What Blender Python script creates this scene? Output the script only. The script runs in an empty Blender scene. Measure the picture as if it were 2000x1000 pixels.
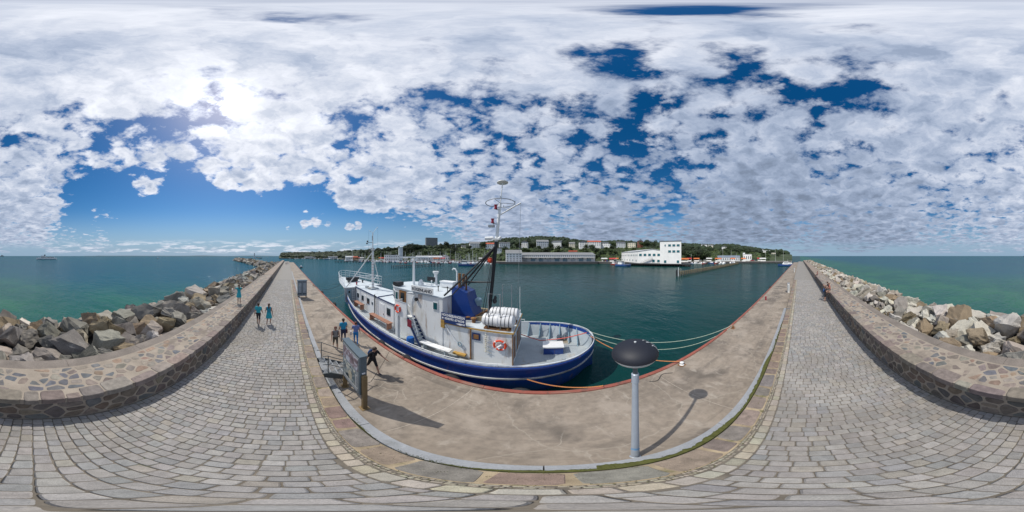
import bpy, bmesh, math, random
import numpy as np
from mathutils import Vector, Matrix, noise, Euler

R = math.radians
sc = bpy.context.scene
COL = sc.collection

# ------------------------------------------------------------------ camera (full sphere), world, sun, exposure
EYE = Vector((0.0, 0.0, 5.8))
cd = bpy.data.cameras.new('camera')
cd.type = 'PANO'
try:
    cd.panorama_type = 'EQUIRECTANGULAR'
except Exception:
    pass
try:
    cd.cycles.panorama_type = 'EQUIRECTANGULAR'
except Exception:
    pass
cd.clip_start = 0.05
cd.clip_end = 60000
cam = bpy.data.objects.new('camera', cd)
cam.location = EYE
cam.rotation_euler = (R(90), 0, R(11.16))
COL.objects.link(cam)
sc.camera = cam
sc.render.engine = 'CYCLES'
sc.view_settings.view_transform = 'Standard'
sc.view_settings.look = 'None'
sc.view_settings.gamma = 1
sc.view_settings.use_curve_mapping = False
sc.view_settings.exposure = -0.12
sc.cycles.max_bounces = 6
sc.cycles.use_denoising = True

SUN_B, SUN_E = -112.0, 53.0            # bearing clockwise from +Y, elevation
def direction(b, e):
    b, e = R(b), R(e)
    return Vector((math.sin(b)*math.cos(e), math.cos(b)*math.cos(e), math.sin(e)))
SUND = direction(SUN_B, SUN_E)

def build_world():
    w = bpy.data.worlds.new('World'); sc.world = w; w.use_nodes = True
    nt = w.node_tree; nt.nodes.clear()
    N = nt.nodes.new; L = nt.links.new
    def math_(op, a, b=None, clamp=False):
        n = N('ShaderNodeMath'); n.operation = op; n.use_clamp = clamp
        for i, v in enumerate((a, b)):
            if v is None: continue
            if isinstance(v, (int, float)): n.inputs[i].default_value = v
            else: L(v, n.inputs[i])
        return n.outputs[0]
    def mr(v, a, b, c, d, smooth=True):
        n = N('ShaderNodeMapRange'); n.interpolation_type = 'SMOOTHSTEP' if smooth else 'LINEAR'; n.clamp = True
        L(v, n.inputs[0])
        for i, x in enumerate((a, b, c, d)):
            if isinstance(x, (int, float)): n.inputs[i+1].default_value = x
            else: L(x, n.inputs[i+1])
        return n.outputs[0]
    def noise_(v, scale, detail=6, rough=.55, dist=0.0):
        n = N('ShaderNodeTexNoise'); L(v, n.inputs['Vector'])
        n.inputs['Scale'].default_value = scale; n.inputs['Detail'].default_value = detail
        n.inputs['Roughness'].default_value = rough; n.inputs['Distortion'].default_value = dist
        return n.outputs['Fac']
    tc = N('ShaderNodeTexCoord'); D = tc.outputs['Generated']
    sep = N('ShaderNodeSeparateXYZ'); L(D, sep.inputs[0])
    z = math_('MAXIMUM', sep.outputs[2], 0.0)
    # a flat cloud deck seen in perspective, bent down a little towards the horizon
    zz = math_('ADD', z, 0.15)
    comb = N('ShaderNodeCombineXYZ')
    L(math_('DIVIDE', sep.outputs[0], zz), comb.inputs[0]); L(math_('DIVIDE', sep.outputs[1], zz), comb.inputs[1])
    P = comb.outputs[0]
    def dotd(v):
        n = N('ShaderNodeVectorMath'); n.operation = 'DOT_PRODUCT'; L(D, n.inputs[0]); n.inputs[1].default_value = v
        return n.outputs['Value']
    # fields of the cloud layer: openings (positive) and banks (negative): bearing, elevation, radius, weight
    fields = [
        # the long clear strip above the open sea to the south
        (-160, 20, 13, .22), (-146, 18, 17, .34), (-126, 15, 16, .42), (-106, 13, 17, .44), (-86, 12, 16, .44), (-68, 9, 14, .36), (-142, 9, 13, .32), (-128, 27, 9, .20), (-166, 7, 12, .16), (-50, 5, 13, .30), (-37, 3, 9, .22),
        # small breaks near the sun
        (-141, 43, 8, .07), (-154, 46, 7, .09), (-67, 48, 7, .10), (-168, 50, 7, .09), (-156, 36, 7, .08),
        # deep blue gaps to the north-west
        (22, 70, 8, .07), (31, 66, 6, .06), (14, 49, 9, .06), (33, 44, 11, .07), (46, 59, 8, .06), (60, 66, 7, .06), (80, 71, 7, .07), (106, 80, 4, .10), (84, 59, 7, .05), (96, 47, 7, .05), (24, 31, 10, .06), (44, 28, 7, .07), (46, 14, 6, .10), (118, 62, 7, .08), (150, 37, 6, .10), (-12, 35, 10, .05), (-28, 52, 8, .06),
        (-75, 83.5, 3.5, .16), (40, 86.5, 2.5, .09),
        # closed banks
        (-172, 68, 28, -.16), (-60, 72, 22, -.12), (-96, 42, 18, -.13), (-50, 27, 16, -.12), (-12, 14, 16, -.14), (20, 10, 14, -.16), (172, 18, 24, -.12), (140, 40, 22, -.10), (78, 22, 24, -.16), (115, 12, 22, -.16), (60, 9, 14, -.14), (62, 78, 16, -.10), (8, 64, 12, -.06), (20, 56, 10, -.07),
        # lone clouds in the clear strip
        (-112, 25.5, 4.5, -.34), (-106, 25.5, 4.5, -.34), (-99, 24.5, 4.5, -.30), (-141, 24, 5, -.36), (-135, 23.5, 5, -.36), (-137, 13.8, 2.2, -.36), (-134, 13.6, 2.2, -.36), (-84, 11.4, 2.6, -.5), (-80, 11.9, 3.0, -.6), (-76, 11.2, 2.4, -.5), (-84, 15, 2, -.34), (-77, 14.5, 2, -.32), (-68, 20, 6, -.38), (-61, 18, 5, -.3), (-68.5, 10.5, 2.2, -.45), (-65.5, 10.6, 2.2, -.45), (-156, 15, 4, -.3), (-151, 14, 3.5, -.3), (-90, 9.5, 1.6, -.4),
    ]
    tot = None
    for b, e, r, wt in fields:
        v = mr(dotd(direction(b, e)), math.cos(R(r)), math.cos(R(r*.1)), 0.0, wt)
        tot = v if tot is None else math_('ADD', tot, v)
    wob = N('ShaderNodeTexNoise'); wob.inputs['Scale'].default_value = 5.5; wob.inputs['Detail'].default_value = 5; wob.inputs['Roughness'].default_value = .6; L(P, wob.inputs['Vector'])
    wv = N('ShaderNodeVectorMath'); wv.operation = 'MULTIPLY_ADD'; L(wob.outputs['Color'], wv.inputs[0]); wv.inputs[1].default_value = (.24, .24, 0); L(P, wv.inputs[2])
    big = noise_(P, 1.7, 3, .5, .2)
    mid = noise_(P, 7.0, 9, .62, .2)
    vor = N('ShaderNodeTexVoronoi'); vor.feature = 'F1'; vor.inputs['Scale'].default_value = 6.8
    L(wv.outputs[0], vor.inputs['Vector'])
    cell = math_('SUBTRACT', 1.0, math_('MULTIPLY', vor.outputs['Distance'], 1.3))
    d = math_('ADD', math_('MULTIPLY', big, .16), math_('MULTIPLY', mid, .64))
    d = math_('ADD', d, math_('MULTIPLY', cell, .24))
    d = math_('ADD', d, math_('MULTIPLY', math_('SUBTRACT', noise_(P, 26.0, 5, .65, .4), .5), .16))      # small torn shreds
    thick = math_('SUBTRACT', d, math_('ADD', tot, .375))
    cover = mr(thick, -.02, .17, 0, 1)
    cover = math_('POWER', cover, .75)
    # thin flat clouds in the last degrees above the horizon
    lp = N('ShaderNodeVectorMath'); lp.operation = 'MULTIPLY'; L(D, lp.inputs[0]); lp.inputs[1].default_value = (5.2, 5.2, 34)
    low = noise_(lp.outputs[0], 1.6, 6, .58, .3)
    lowm = math_('MULTIPLY', mr(low, .47, .60, 0, .8), math_('MULTIPLY', mr(z, .010, .03, 0, 1), mr(z, .055, .11, 1, 0)))
    cover = math_('MULTIPLY', cover, mr(z, .03, .10, .0, 1))
    cover = math_('MAXIMUM', cover, lowm)
    # light through the layer: bright towards the sun, greyer where it is thick and away from it
    cs = dotd(SUND)
    fwd = mr(cs, -.75, .92, .40, .92, False)
    glow = math_('POWER', math_('MAXIMUM', cs, 0.0), 50.0)
    glow2 = math_('POWER', math_('MAXIMUM', cs, 0.0), 500.0)
    glw = math_('ADD', 0.0, math_('ADD', math_('ADD', math_('MULTIPLY', glow, .30), math_('MULTIPLY', math_('POWER', math_('MAXIMUM', cs, 0.0), 9.0), .14)), math_('MULTIPLY', glow2, 1.6)))
    relief = noise_(wv.outputs[0], 4.2, 7, .62, .3)
    shade = mr(math_('ADD', math_('MULTIPLY', thick, .5), relief), .42, .80, 1.18, .60, False)
    lum = math_('ADD', math_('MULTIPLY', fwd, shade), glw)
    tint = N('ShaderNodeMix'); tint.data_type = 'RGBA'; L(mr(lum, .38, 1.05, 0, 1), tint.inputs['Factor'])
    tint.inputs['A'].default_value = (.66, .83, 1.16, 1); tint.inputs['B'].default_value = (.94, .975, 1.07, 1)
    cl = N('ShaderNodeVectorMath'); cl.operation = 'SCALE'; L(tint.outputs['Result'], cl.inputs[0]); L(math_('MULTIPLY', lum, 10.0), cl.inputs['Scale'])
    sky = N('ShaderNodeTexSky'); sky.sky_type = 'NISHITA'; sky.sun_disc = False
    sky.sun_elevation = R(SUN_E); sky.sun_rotation = R(SUN_B); sky.altitude = 0; sky.air_density = 1.0; sky.dust_density = .4; sky.ozone_density = 2.5
    hs = N('ShaderNodeHueSaturation'); hs.inputs['Saturation'].default_value = 1.42; hs.inputs['Value'].default_value = .98; L(sky.outputs[0], hs.inputs['Color'])
    hz = N('ShaderNodeMix'); hz.data_type = 'RGBA'; L(mr(z, .0, .30, .90, 0), hz.inputs['Factor']); L(hs.outputs[0], hz.inputs['A']); hz.inputs['B'].default_value = (2.9, 4.5, 6.4, 1)   # sea haze low over the horizon
    mx = N('ShaderNodeMix'); mx.data_type = 'RGBA'; L(cover, mx.inputs['Factor']); L(hz.outputs['Result'], mx.inputs['A']); L(cl.outputs[0], mx.inputs['B'])
    bg = N('ShaderNodeBackground'); bg.inputs['Strength'].default_value = .1; L(mx.outputs['Result'], bg.inputs['Color'])
    out = N('ShaderNodeOutputWorld'); L(bg.outputs[0], out.inputs[0])
build_world()

sl = bpy.data.lights.new('sun', 'SUN'); sl.energy = 3.9; sl.angle = R(.55); sl.color = (1.0, .95, .86)
so = bpy.data.objects.new('sun', sl); so.rotation_euler = SUND.to_track_quat('Z', 'Y').to_euler(); so.location = (-20, -8, 40)
COL.objects.link(so)

# ------------------------------------------------------------------ helpers
def tag(o, label=None, cat=None, group=None, kind=None):
    if label: o['label'] = label
    if cat: o['category'] = cat
    if group: o['group'] = group
    if kind: o['kind'] = kind
    return o

def empty(name, loc, rz=0.0, label=None, cat=None, group=None):
    o = bpy.data.objects.new(name, None); COL.objects.link(o)
    o.location = loc; o.rotation_euler = (0, 0, rz); o.empty_display_size = .3
    return tag(o, label, cat, group)

def copy_tree(o, parent=None):
    c = o.copy(); COL.objects.link(c); c.parent = parent
    for ch in list(o.children): copy_tree(ch, c)
    return c

def origin_of(p):
    v = Vector((0, 0, 0))
    while p is not None:
        v = v + p.location; p = p.parent
    return v

class MB:
    """collects shapes, builds them as one mesh object"""
    def __init__(s): s.v = []; s.f = []; s.m = []; s.c = []; s.col = (1, 1, 1, 1); s.mi = 0
    def add(s, vs, fs):
        o = len(s.v); s.v += [tuple(x) for x in vs]; s.f += [tuple(i+o for i in f) for f in fs]
        s.m += [s.mi]*len(fs); s.c += [s.col]*len(vs); return s
    def box(s, c, d, rz=0.0, M=None):
        x, y, z = d[0]/2, d[1]/2, d[2]/2
        vs = [Vector((a*x, b*y, e*z)) for e in (-1, 1) for b in (-1, 1) for a in (-1, 1)]
        if M is not None: vs = [M @ p for p in vs]
        if rz: q = Matrix.Rotation(rz, 3, 'Z'); vs = [q @ p for p in vs]
        vs = [p + Vector(c) for p in vs]
        return s.add(vs, [(0, 2, 3, 1), (4, 5, 7, 6), (0, 1, 5, 4), (2, 6, 7, 3), (0, 4, 6, 2), (1, 3, 7, 5)])
    def ring(s, c, ax, r, n, ry=None):
        ax = Vector(ax).normalized(); up = Vector((0, 0, 1)) if abs(ax.z) < .95 else Vector((1, 0, 0))
        u = ax.cross(up).normalized(); w = u.cross(ax).normalized(); ry = r if ry is None else ry
        return [Vector(c) + u*(math.cos(2*math.pi*i/n)*r) + w*(math.sin(2*math.pi*i/n)*ry) for i in range(n)]
    def loft(s, rings, closed=True, caps=True):
        n = len(rings[0]); vs = [p for r in rings for p in r]; fs = []
        m = n if closed else n-1
        for k in range(len(rings)-1):
            for i in range(m):
                j = (i+1) % n; fs.append((k*n+i, k*n+j, (k+1)*n+j, (k+1)*n+i))
        if caps and closed:
            fs.append(tuple(range(n-1, -1, -1))); fs.append(tuple((len(rings)-1)*n+i for i in range(n)))
        return s.add(vs, fs)
    def tube(s, pts, r, n=8, r1=None):
        pts = [Vector(p) for p in pts]; rings = []; k = len(pts)
        for i, p in enumerate(pts):
            t = (pts[min(i+1, k-1)] - pts[max(i-1, 0)])
            if t.length < 1e-6: t = Vector((0, 0, 1))
            rr = r if r1 is None else r + (r1-r)*i/(k-1)
            rings.append(s.ring(p, t, rr, n))
        return s.loft(rings)
    def lathe(s, c, prof, n=20, ax=None):
        c = Vector(c); rings = []
        for r, z in prof:
            rings.append([c + Vector((math.cos(2*math.pi*i/n)*r, math.sin(2*math.pi*i/n)*r, z)) for i in range(n)])
        return s.loft(rings)
    def ball(s, c, r, n=12, m=8, M=None):
        r = (r, r, r) if isinstance(r, (int, float)) else r
        rings = []
        for k in range(m+1):
            a = -math.pi/2 + math.pi*(k if 0 < k < m else (k + (.12 if k == 0 else -.12)))/m
            ring = [Vector((r[0]*math.cos(a)*math.cos(2*math.pi*i/n), r[1]*math.cos(a)*math.sin(2*math.pi*i/n), r[2]*math.sin(a))) for i in range(n)]
            if M is not None: ring = [M @ p for p in ring]
            rings.append([p + Vector(c) for p in ring])
        return s.loft(rings)
    def prism(s, poly, z0, z1):
        n = len(poly)
        vs = [Vector((p[0], p[1], z0)) for p in poly] + [Vector((p[0], p[1], z1)) for p in poly]
        fs = [(i, (i+1) % n, n+(i+1) % n, n+i) for i in range(n)] + [tuple(range(n-1, -1, -1)), tuple(range(n, 2*n))]
        return s.add(vs, fs)
    def slab(s, poly3, thick):
        """a flat polygon given in 3-D, thickened by the vector thick"""
        t = Vector(thick); n = len(poly3); a = [Vector(p) for p in poly3]
        vs = a + [p + t for p in a]
        fs = [(i, (i+1) % n, n+(i+1) % n, n+i) for i in range(n)] + [tuple(range(n-1, -1, -1)), tuple(range(n, 2*n))]
        return s.add(vs, fs)
    def build(s, name, mat, parent=None, smooth=False, local=False, vcol=False, fix=True):
        off = Vector((0, 0, 0)) if local else origin_of(parent)
        me = bpy.data.meshes.new(name)
        me.from_pydata([(p[0]-off.x, p[1]-off.y, p[2]-off.z) for p in s.v], [], s.f)
        for m in (mat if isinstance(mat, (list, tuple)) else [mat]): me.materials.append(m)
        if any(s.m): me.polygons.foreach_set('material_index', s.m)
        if vcol:
            a = me.color_attributes.new('Col', 'FLOAT_COLOR', 'POINT')
            a.data.foreach_set('color', np.array(s.c, dtype=np.float32).ravel())
        if fix:
            bm = bmesh.new(); bm.from_mesh(me); bmesh.ops.recalc_face_normals(bm, faces=bm.faces); bm.to_mesh(me); bm.free()
        if smooth:
            me.polygons.foreach_set('use_smooth', [True]*len(me.polygons))
            try: me.set_sharp_from_angle(angle=R(38))
            except Exception: pass
        me.update()
        o = bpy.data.objects.new(name, me); COL.objects.link(o)
        if parent is not None: o.parent = parent
        return o

def structure(o): o['kind'] = 'structure'; return o

def bear(px): return (px-1062)*.18                      # compass bearing (deg) of a far thing
def at(px, dist, z=0.0):
    b = R(bear(px)); return Vector((math.sin(b)*dist, math.cos(b)*dist, z))

# ------------------------------------------------------------------ materials
MAT = {}
def pm(name, col, rough=.6, var=.14, scale=3.0, bump=.0, bscale=30.0, metal=0.0, spec=.5, attr=None, stain=None, coat=0.0, stretch=None, fine=0.0, random_hue=0.0):
    """principled material with noise colour variation, optional stain (colour, amount, scale[, stretch]) and relief"""
    m = bpy.data.materials.new(name); m.use_nodes = True; MAT[name] = m
    nt = m.node_tree; N = nt.nodes.new; L = nt.links.new; b = nt.nodes['Principled BSDF']
    b.inputs['Roughness'].default_value = rough; b.inputs['Metallic'].default_value = metal
    b.inputs['Specular IOR Level'].default_value = spec
    if coat: b.inputs['Coat Weight'].default_value = coat
    tc = N('ShaderNodeTexCoord'); V = tc.outputs['Object']
    def nz(scale, detail=5, rough_=.55, st=None, dist=0.0):
        v = V
        if st:
            mp = N('ShaderNodeMapping'); mp.inputs['Scale'].default_value = st; L(V, mp.inputs[0]); v = mp.outputs[0]
        n = N('ShaderNodeTexNoise'); n.inputs['Scale'].default_value = scale; n.inputs['Detail'].default_value = detail
        n.inputs['Roughness'].default_value = rough_; n.inputs['Distortion'].default_value = dist; L(v, n.inputs['Vector']); return n.outputs['Fac']
    def mul(a, f):
        n = N('ShaderNodeVectorMath'); n.operation = 'SCALE'; L(a, n.inputs[0]); L(f, n.inputs['Scale']); return n.outputs[0]
    def rng(v, a, b_, c, d):
        n = N('ShaderNodeMapRange'); L(v, n.inputs[0])
        for i, x in enumerate((a, b_, c, d)): n.inputs[i+1].default_value = x
        return n.outputs[0]
    if attr == 'Col':
        at_ = N('ShaderNodeAttribute'); at_.attribute_name = 'Col'; c = at_.outputs['Color']
    elif attr == 'obj':
        oi = N('ShaderNodeObjectInfo'); c = oi.outputs['Color']
    else:
        rgb = N('ShaderNodeRGB'); rgb.outputs[0].default_value = (*col, 1); c = rgb.outputs[0]
    if random_hue:
        oi = N('ShaderNodeObjectInfo'); c = mul(c, rng(oi.outputs['Random'], 0, 1, 1-random_hue, 1+random_hue))
    c = mul(c, rng(nz(scale, st=stretch), .3, .7, 1-var, 1+var))
    if fine: c = mul(c, rng(nz(scale*14, 3, .6), .3, .7, 1-fine, 1+fine))
    for st in (stain or []):
        mx = N('ShaderNodeMix'); mx.data_type = 'RGBA'
        f = rng(nz(st[2], 6, .6, st[3] if len(st) > 3 else None, .3), st[1], st[1]+.12, 0, st[4] if len(st) > 4 else .8)
        L(f, mx.inputs['Factor']); L(c, mx.inputs['A']); mx.inputs['B'].default_value = (*st[0], 1); c = mx.outputs['Result']
    L(c, b.inputs['Base Color'])
    if bump:
        bp = N('ShaderNodeBump'); bp.inputs['Strength'].default_value = bump; bp.inputs['Distance'].default_value = .02
        L(nz(bscale, 6, .65), bp.inputs['Height']); L(bp.outputs[0], b.inputs['Normal'])
    return m
# ------------------------------------------------------------------ stones laid in a surface
def clip(poly, nx, ny, d):
    """keep the side nx*x+ny*y <= d"""
    out = []; n = len(poly)
    for i in range(n):
        a = poly[i]; b = poly[(i+1) % n]
        fa = nx*a[0]+ny*a[1]-d; fb = nx*b[0]+ny*b[1]-d
        if fa <= 0: out.append(a)
        if (fa < 0 < fb) or (fb < 0 < fa):
            t = fa/(fa-fb); out.append((a[0]+(b[0]-a[0])*t, a[1]+(b[1]-a[1])*t))
    return out

def area(poly):
    return .5*sum(poly[i][0]*poly[(i+1) % len(poly)][1]-poly[(i+1) % len(poly)][0]*poly[i][1] for i in range(len(poly)))

def rounded(poly, k=.22, rnd=None):
    out = []; n = len(poly)
    for i in range(n):
        p, a, b = poly[i], poly[i-1], poly[(i+1) % n]
        kk = k*(rnd.uniform(.6, 1.3) if rnd else 1)
        out.append((p[0]+(a[0]-p[0])*kk, p[1]+(a[1]-p[1])*kk)); out.append((p[0]+(b[0]-p[0])*kk, p[1]+(b[1]-p[1])*kk))
    return out

def cells(x0, x1, y0, y1, sx, sy, gap, rnd, jit=.42, stagger=True):
    """irregular polygons of a mortared rubble surface"""
    nx = max(1, round((x1-x0)/sx)); ny = max(1, round((y1-y0)/sy)); sx = (x1-x0)/nx; sy = (y1-y0)/ny
    S = {}
    for j in range(ny):
        for i in range(nx):
            S[i, j] = (x0+(i+.5+(.5*(j % 2) if stagger else 0)+rnd.uniform(-jit, jit))*sx, y0+(j+.5+rnd.uniform(-jit, jit)*.8)*sy)
    out = []
    for (i, j), p in S.items():
        g = gap*rnd.uniform(.6, 1.5)
        poly = [(max(x0, p[0]-2*sx), y0+gap*.4), (min(x1, p[0]+2*sx), y0+gap*.4), (min(x1, p[0]+2*sx), y1-gap*.4), (max(x0, p[0]-2*sx), y1-gap*.4)]
        for a in range(-2, 3):
            for b in range(-2, 3):
                if (a or b) and (i+a, j+b) in S:
                    q = S[i+a, j+b]; dx, dy = q[0]-p[0], q[1]-p[1]; l = math.hypot(dx, dy)
                    if l < 1e-4: continue
                    dx /= l; dy /= l; d = dx*(p[0]+q[0])/2+dy*(p[1]+q[1])/2-g/2
                    poly = clip(poly, dx, dy, d)
                    if len(poly) < 3: break
            if len(poly) < 3: break
        if len(poly) >= 3 and area(poly) > sx*sy*.08: out.append(poly)
    return out

class Stone:
    def __init__(s, poly, O, U, V, Nn, h, bev, col, rise=0.0, tilt=(0, 0)):
        n = len(poly); cx = sum(p[0] for p in poly)/n; cy = sum(p[1] for p in poly)/n
        size = math.sqrt(abs(area(poly))); k1 = 1-.35*bev/size; k2 = 1-2.4*bev/size
        s.vs = []
        for k, dz in ((1.0, -h), (k1, -bev), (k2, 0.0)):
            for x, y in poly:
                u = cx+(x-cx)*k; v = cy+(y-cy)*k
                w = dz+rise+(tilt[0]*(u-cx)+tilt[1]*(v-cy) if dz > -h else 0)
                s.vs.append(O+U*u+V*v+Nn*w)
        s.fs = [(r*n+i, r*n+(i+1) % n, (r+1)*n+(i+1) % n, (r+1)*n+i) for r in (0, 1) for i in range(n)] + [tuple(2*n+i for i in range(n))]
        c = O+U*cx+V*cy; s.score = abs(area(poly))*abs((EYE-c).normalized().dot(Nn))/(EYE-c).length_squared; s.col = col

def emit(stones, name, rest_name, mat, parent, limit=300):
    stones.sort(key=lambda s: -s.score)
    for s in stones[:limit]:
        b = MB(); b.col = s.col; b.add(s.vs, s.fs); b.build(name, mat, parent, vcol=True, fix=False)
    if len(stones) > limit:
        b = MB()
        for s in stones[limit:]: b.col = s.col; b.add(s.vs, s.fs)
        tag(b.build(rest_name, mat, parent, vcol=True, fix=False), kind='stuff')

def tint(c, rnd, k=.18, w=.04):
    f = rnd.uniform(1-k, 1+k); return (max(.01, c[0]*f*rnd.uniform(1-w, 1+w)), max(.01, c[1]*f*rnd.uniform(1-w, 1+w)), max(.01, c[2]*f*rnd.uniform(1-w, 1+w)), 1)

X, Y, Z = Vector((1, 0, 0)), Vector((0, 1, 0)), Vector((0, 0, 1))
PATH, QUAY, WTOP, SEA = .8, 0.0, 1.9, -1.2
W0, P1, E0, E1 = -3.22, 1.2, 1.38, 5.2         # wall face, path edge, kerb, quay edge

# ------------------------------------------------------------------ surfaces of the place
def water_material():
    m = bpy.data.materials.new('sea_water'); m.use_nodes = True; nt = m.node_tree; N = nt.nodes.new; L = nt.links.new
    b = nt.nodes['Principled BSDF']; b.inputs['IOR'].default_value = 1.33
    tc = N('ShaderNodeTexCoord'); V = tc.outputs['Object']
    sep = N('ShaderNodeSeparateXYZ'); L(V, sep.inputs[0])
    def rng(v, a, b_, c, d):
        n = N('ShaderNodeMapRange'); n.interpolation_type = 'SMOOTHSTEP'; L(v, n.inputs[0])
        for i, x in enumerate((a, b_, c, d)): n.inputs[i+1].default_value = x
        return n.outputs[0]
    def nz(scale, detail, rough=.6, st=(1, 1, 1), rot=0):
        mp = N('ShaderNodeMapping'); mp.inputs['Scale'].default_value = st; mp.inputs['Rotation'].default_value = (0, 0, rot); L(V, mp.inputs[0])
        n = N('ShaderNodeTexNoise'); n.inputs['Scale'].default_value = scale; n.inputs['Detail'].default_value = detail; n.inputs['Roughness'].default_value = rough
        L(mp.outputs[0], n.inputs['Vector']); return n.outputs['Fac']
    def mix(f, a, b_):
        n = N('ShaderNodeMix'); n.data_type = 'RGBA'; L(f, n.inputs['Factor'])
        for k, x in (('A', a), ('B', b_)):
            if isinstance(x, tuple): n.inputs[k].default_value = (*x, 1)
            else: L(x, n.inputs[k])
        return n.outputs['Result']
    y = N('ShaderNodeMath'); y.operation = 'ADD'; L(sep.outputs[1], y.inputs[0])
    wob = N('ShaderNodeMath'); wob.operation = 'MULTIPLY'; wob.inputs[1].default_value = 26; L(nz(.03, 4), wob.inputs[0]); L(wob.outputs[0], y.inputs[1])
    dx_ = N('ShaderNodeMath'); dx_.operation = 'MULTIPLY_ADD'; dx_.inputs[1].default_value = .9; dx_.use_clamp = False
    mn_ = N('ShaderNodeMath'); mn_.operation = 'MINIMUM'; mn_.inputs[1].default_value = 6; L(sep.outputs[0], mn_.inputs[0]); L(mn_.outputs[0], dx_.inputs[0]); L(y.outputs[0], dx_.inputs[2])   # bluer on the left: deeper water, partly sky light put into the colour
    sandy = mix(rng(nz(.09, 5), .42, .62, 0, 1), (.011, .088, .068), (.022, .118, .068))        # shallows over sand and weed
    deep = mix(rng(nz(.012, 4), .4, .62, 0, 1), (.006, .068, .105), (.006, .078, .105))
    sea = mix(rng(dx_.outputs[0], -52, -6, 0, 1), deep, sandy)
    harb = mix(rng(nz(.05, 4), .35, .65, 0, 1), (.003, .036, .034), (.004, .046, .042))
    far = mix(rng(sep.outputs[0], -80, -12, 1, 0), harb, (.006, .066, .082))            # bluer water out towards the harbour mouth
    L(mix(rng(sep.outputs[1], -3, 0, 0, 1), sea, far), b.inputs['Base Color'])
    b.inputs['Roughness'].default_value = .10; b.inputs['Specular IOR Level'].default_value = .22
    h1, h2, h3 = nz(.55, 3, .6, (1, .55, 1), .5), nz(2.6, 4, .65, (1, .6, 1), .2), nz(.11, 3, .5, (1, .5, 1), .9)
    a1 = N('ShaderNodeMath'); a1.operation = 'MULTIPLY_ADD'; L(h2, a1.inputs[0]); a1.inputs[1].default_value = .30; L(h1, a1.inputs[2])
    a2 = N('ShaderNodeMath'); a2.operation = 'MULTIPLY_ADD'; L(h3, a2.inputs[0]); a2.inputs[1].default_value = 1.6; L(a1.outputs[0], a2.inputs[2])
    bp = N('ShaderNodeBump'); L(rng(sep.outputs[1], -4, 2, .85, .38), bp.inputs['Strength']); bp.inputs['Distance'].default_value = .55
    L(a2.outputs[0], bp.inputs['Height'])
    # ruffled water never mirrors more than about a third of the sky, however flat the view
    fr = N('ShaderNodeFresnel'); fr.inputs['IOR'].default_value = 1.33; L(bp.outputs[0], fr.inputs['Normal'])
    cap = N('ShaderNodeMath'); cap.operation = 'MINIMUM'; L(fr.outputs[0], cap.inputs[0]); L(rng(sep.outputs[1], -4, 2, .30, .36), cap.inputs[1])
    gl = N('ShaderNodeBsdfGlossy'); gl.inputs['Roughness'].default_value = .09; L(bp.outputs[0], gl.inputs['Normal'])
    b.inputs['Specular IOR Level'].default_value = 0.0; b.inputs['Roughness'].default_value = 1.0
    ms = N('ShaderNodeMixShader'); L(cap.outputs[0], ms.inputs[0]); L(b.outputs[0], ms.inputs[1]); L(gl.outputs[0], ms.inputs[2])
    L(ms.outputs[0], nt.nodes['Material Output'].inputs['Surface'])
    return m
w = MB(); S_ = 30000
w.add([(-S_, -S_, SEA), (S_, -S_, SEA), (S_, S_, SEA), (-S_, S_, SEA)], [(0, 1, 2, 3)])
structure(w.build('sea', water_material(), fix=False))

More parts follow.
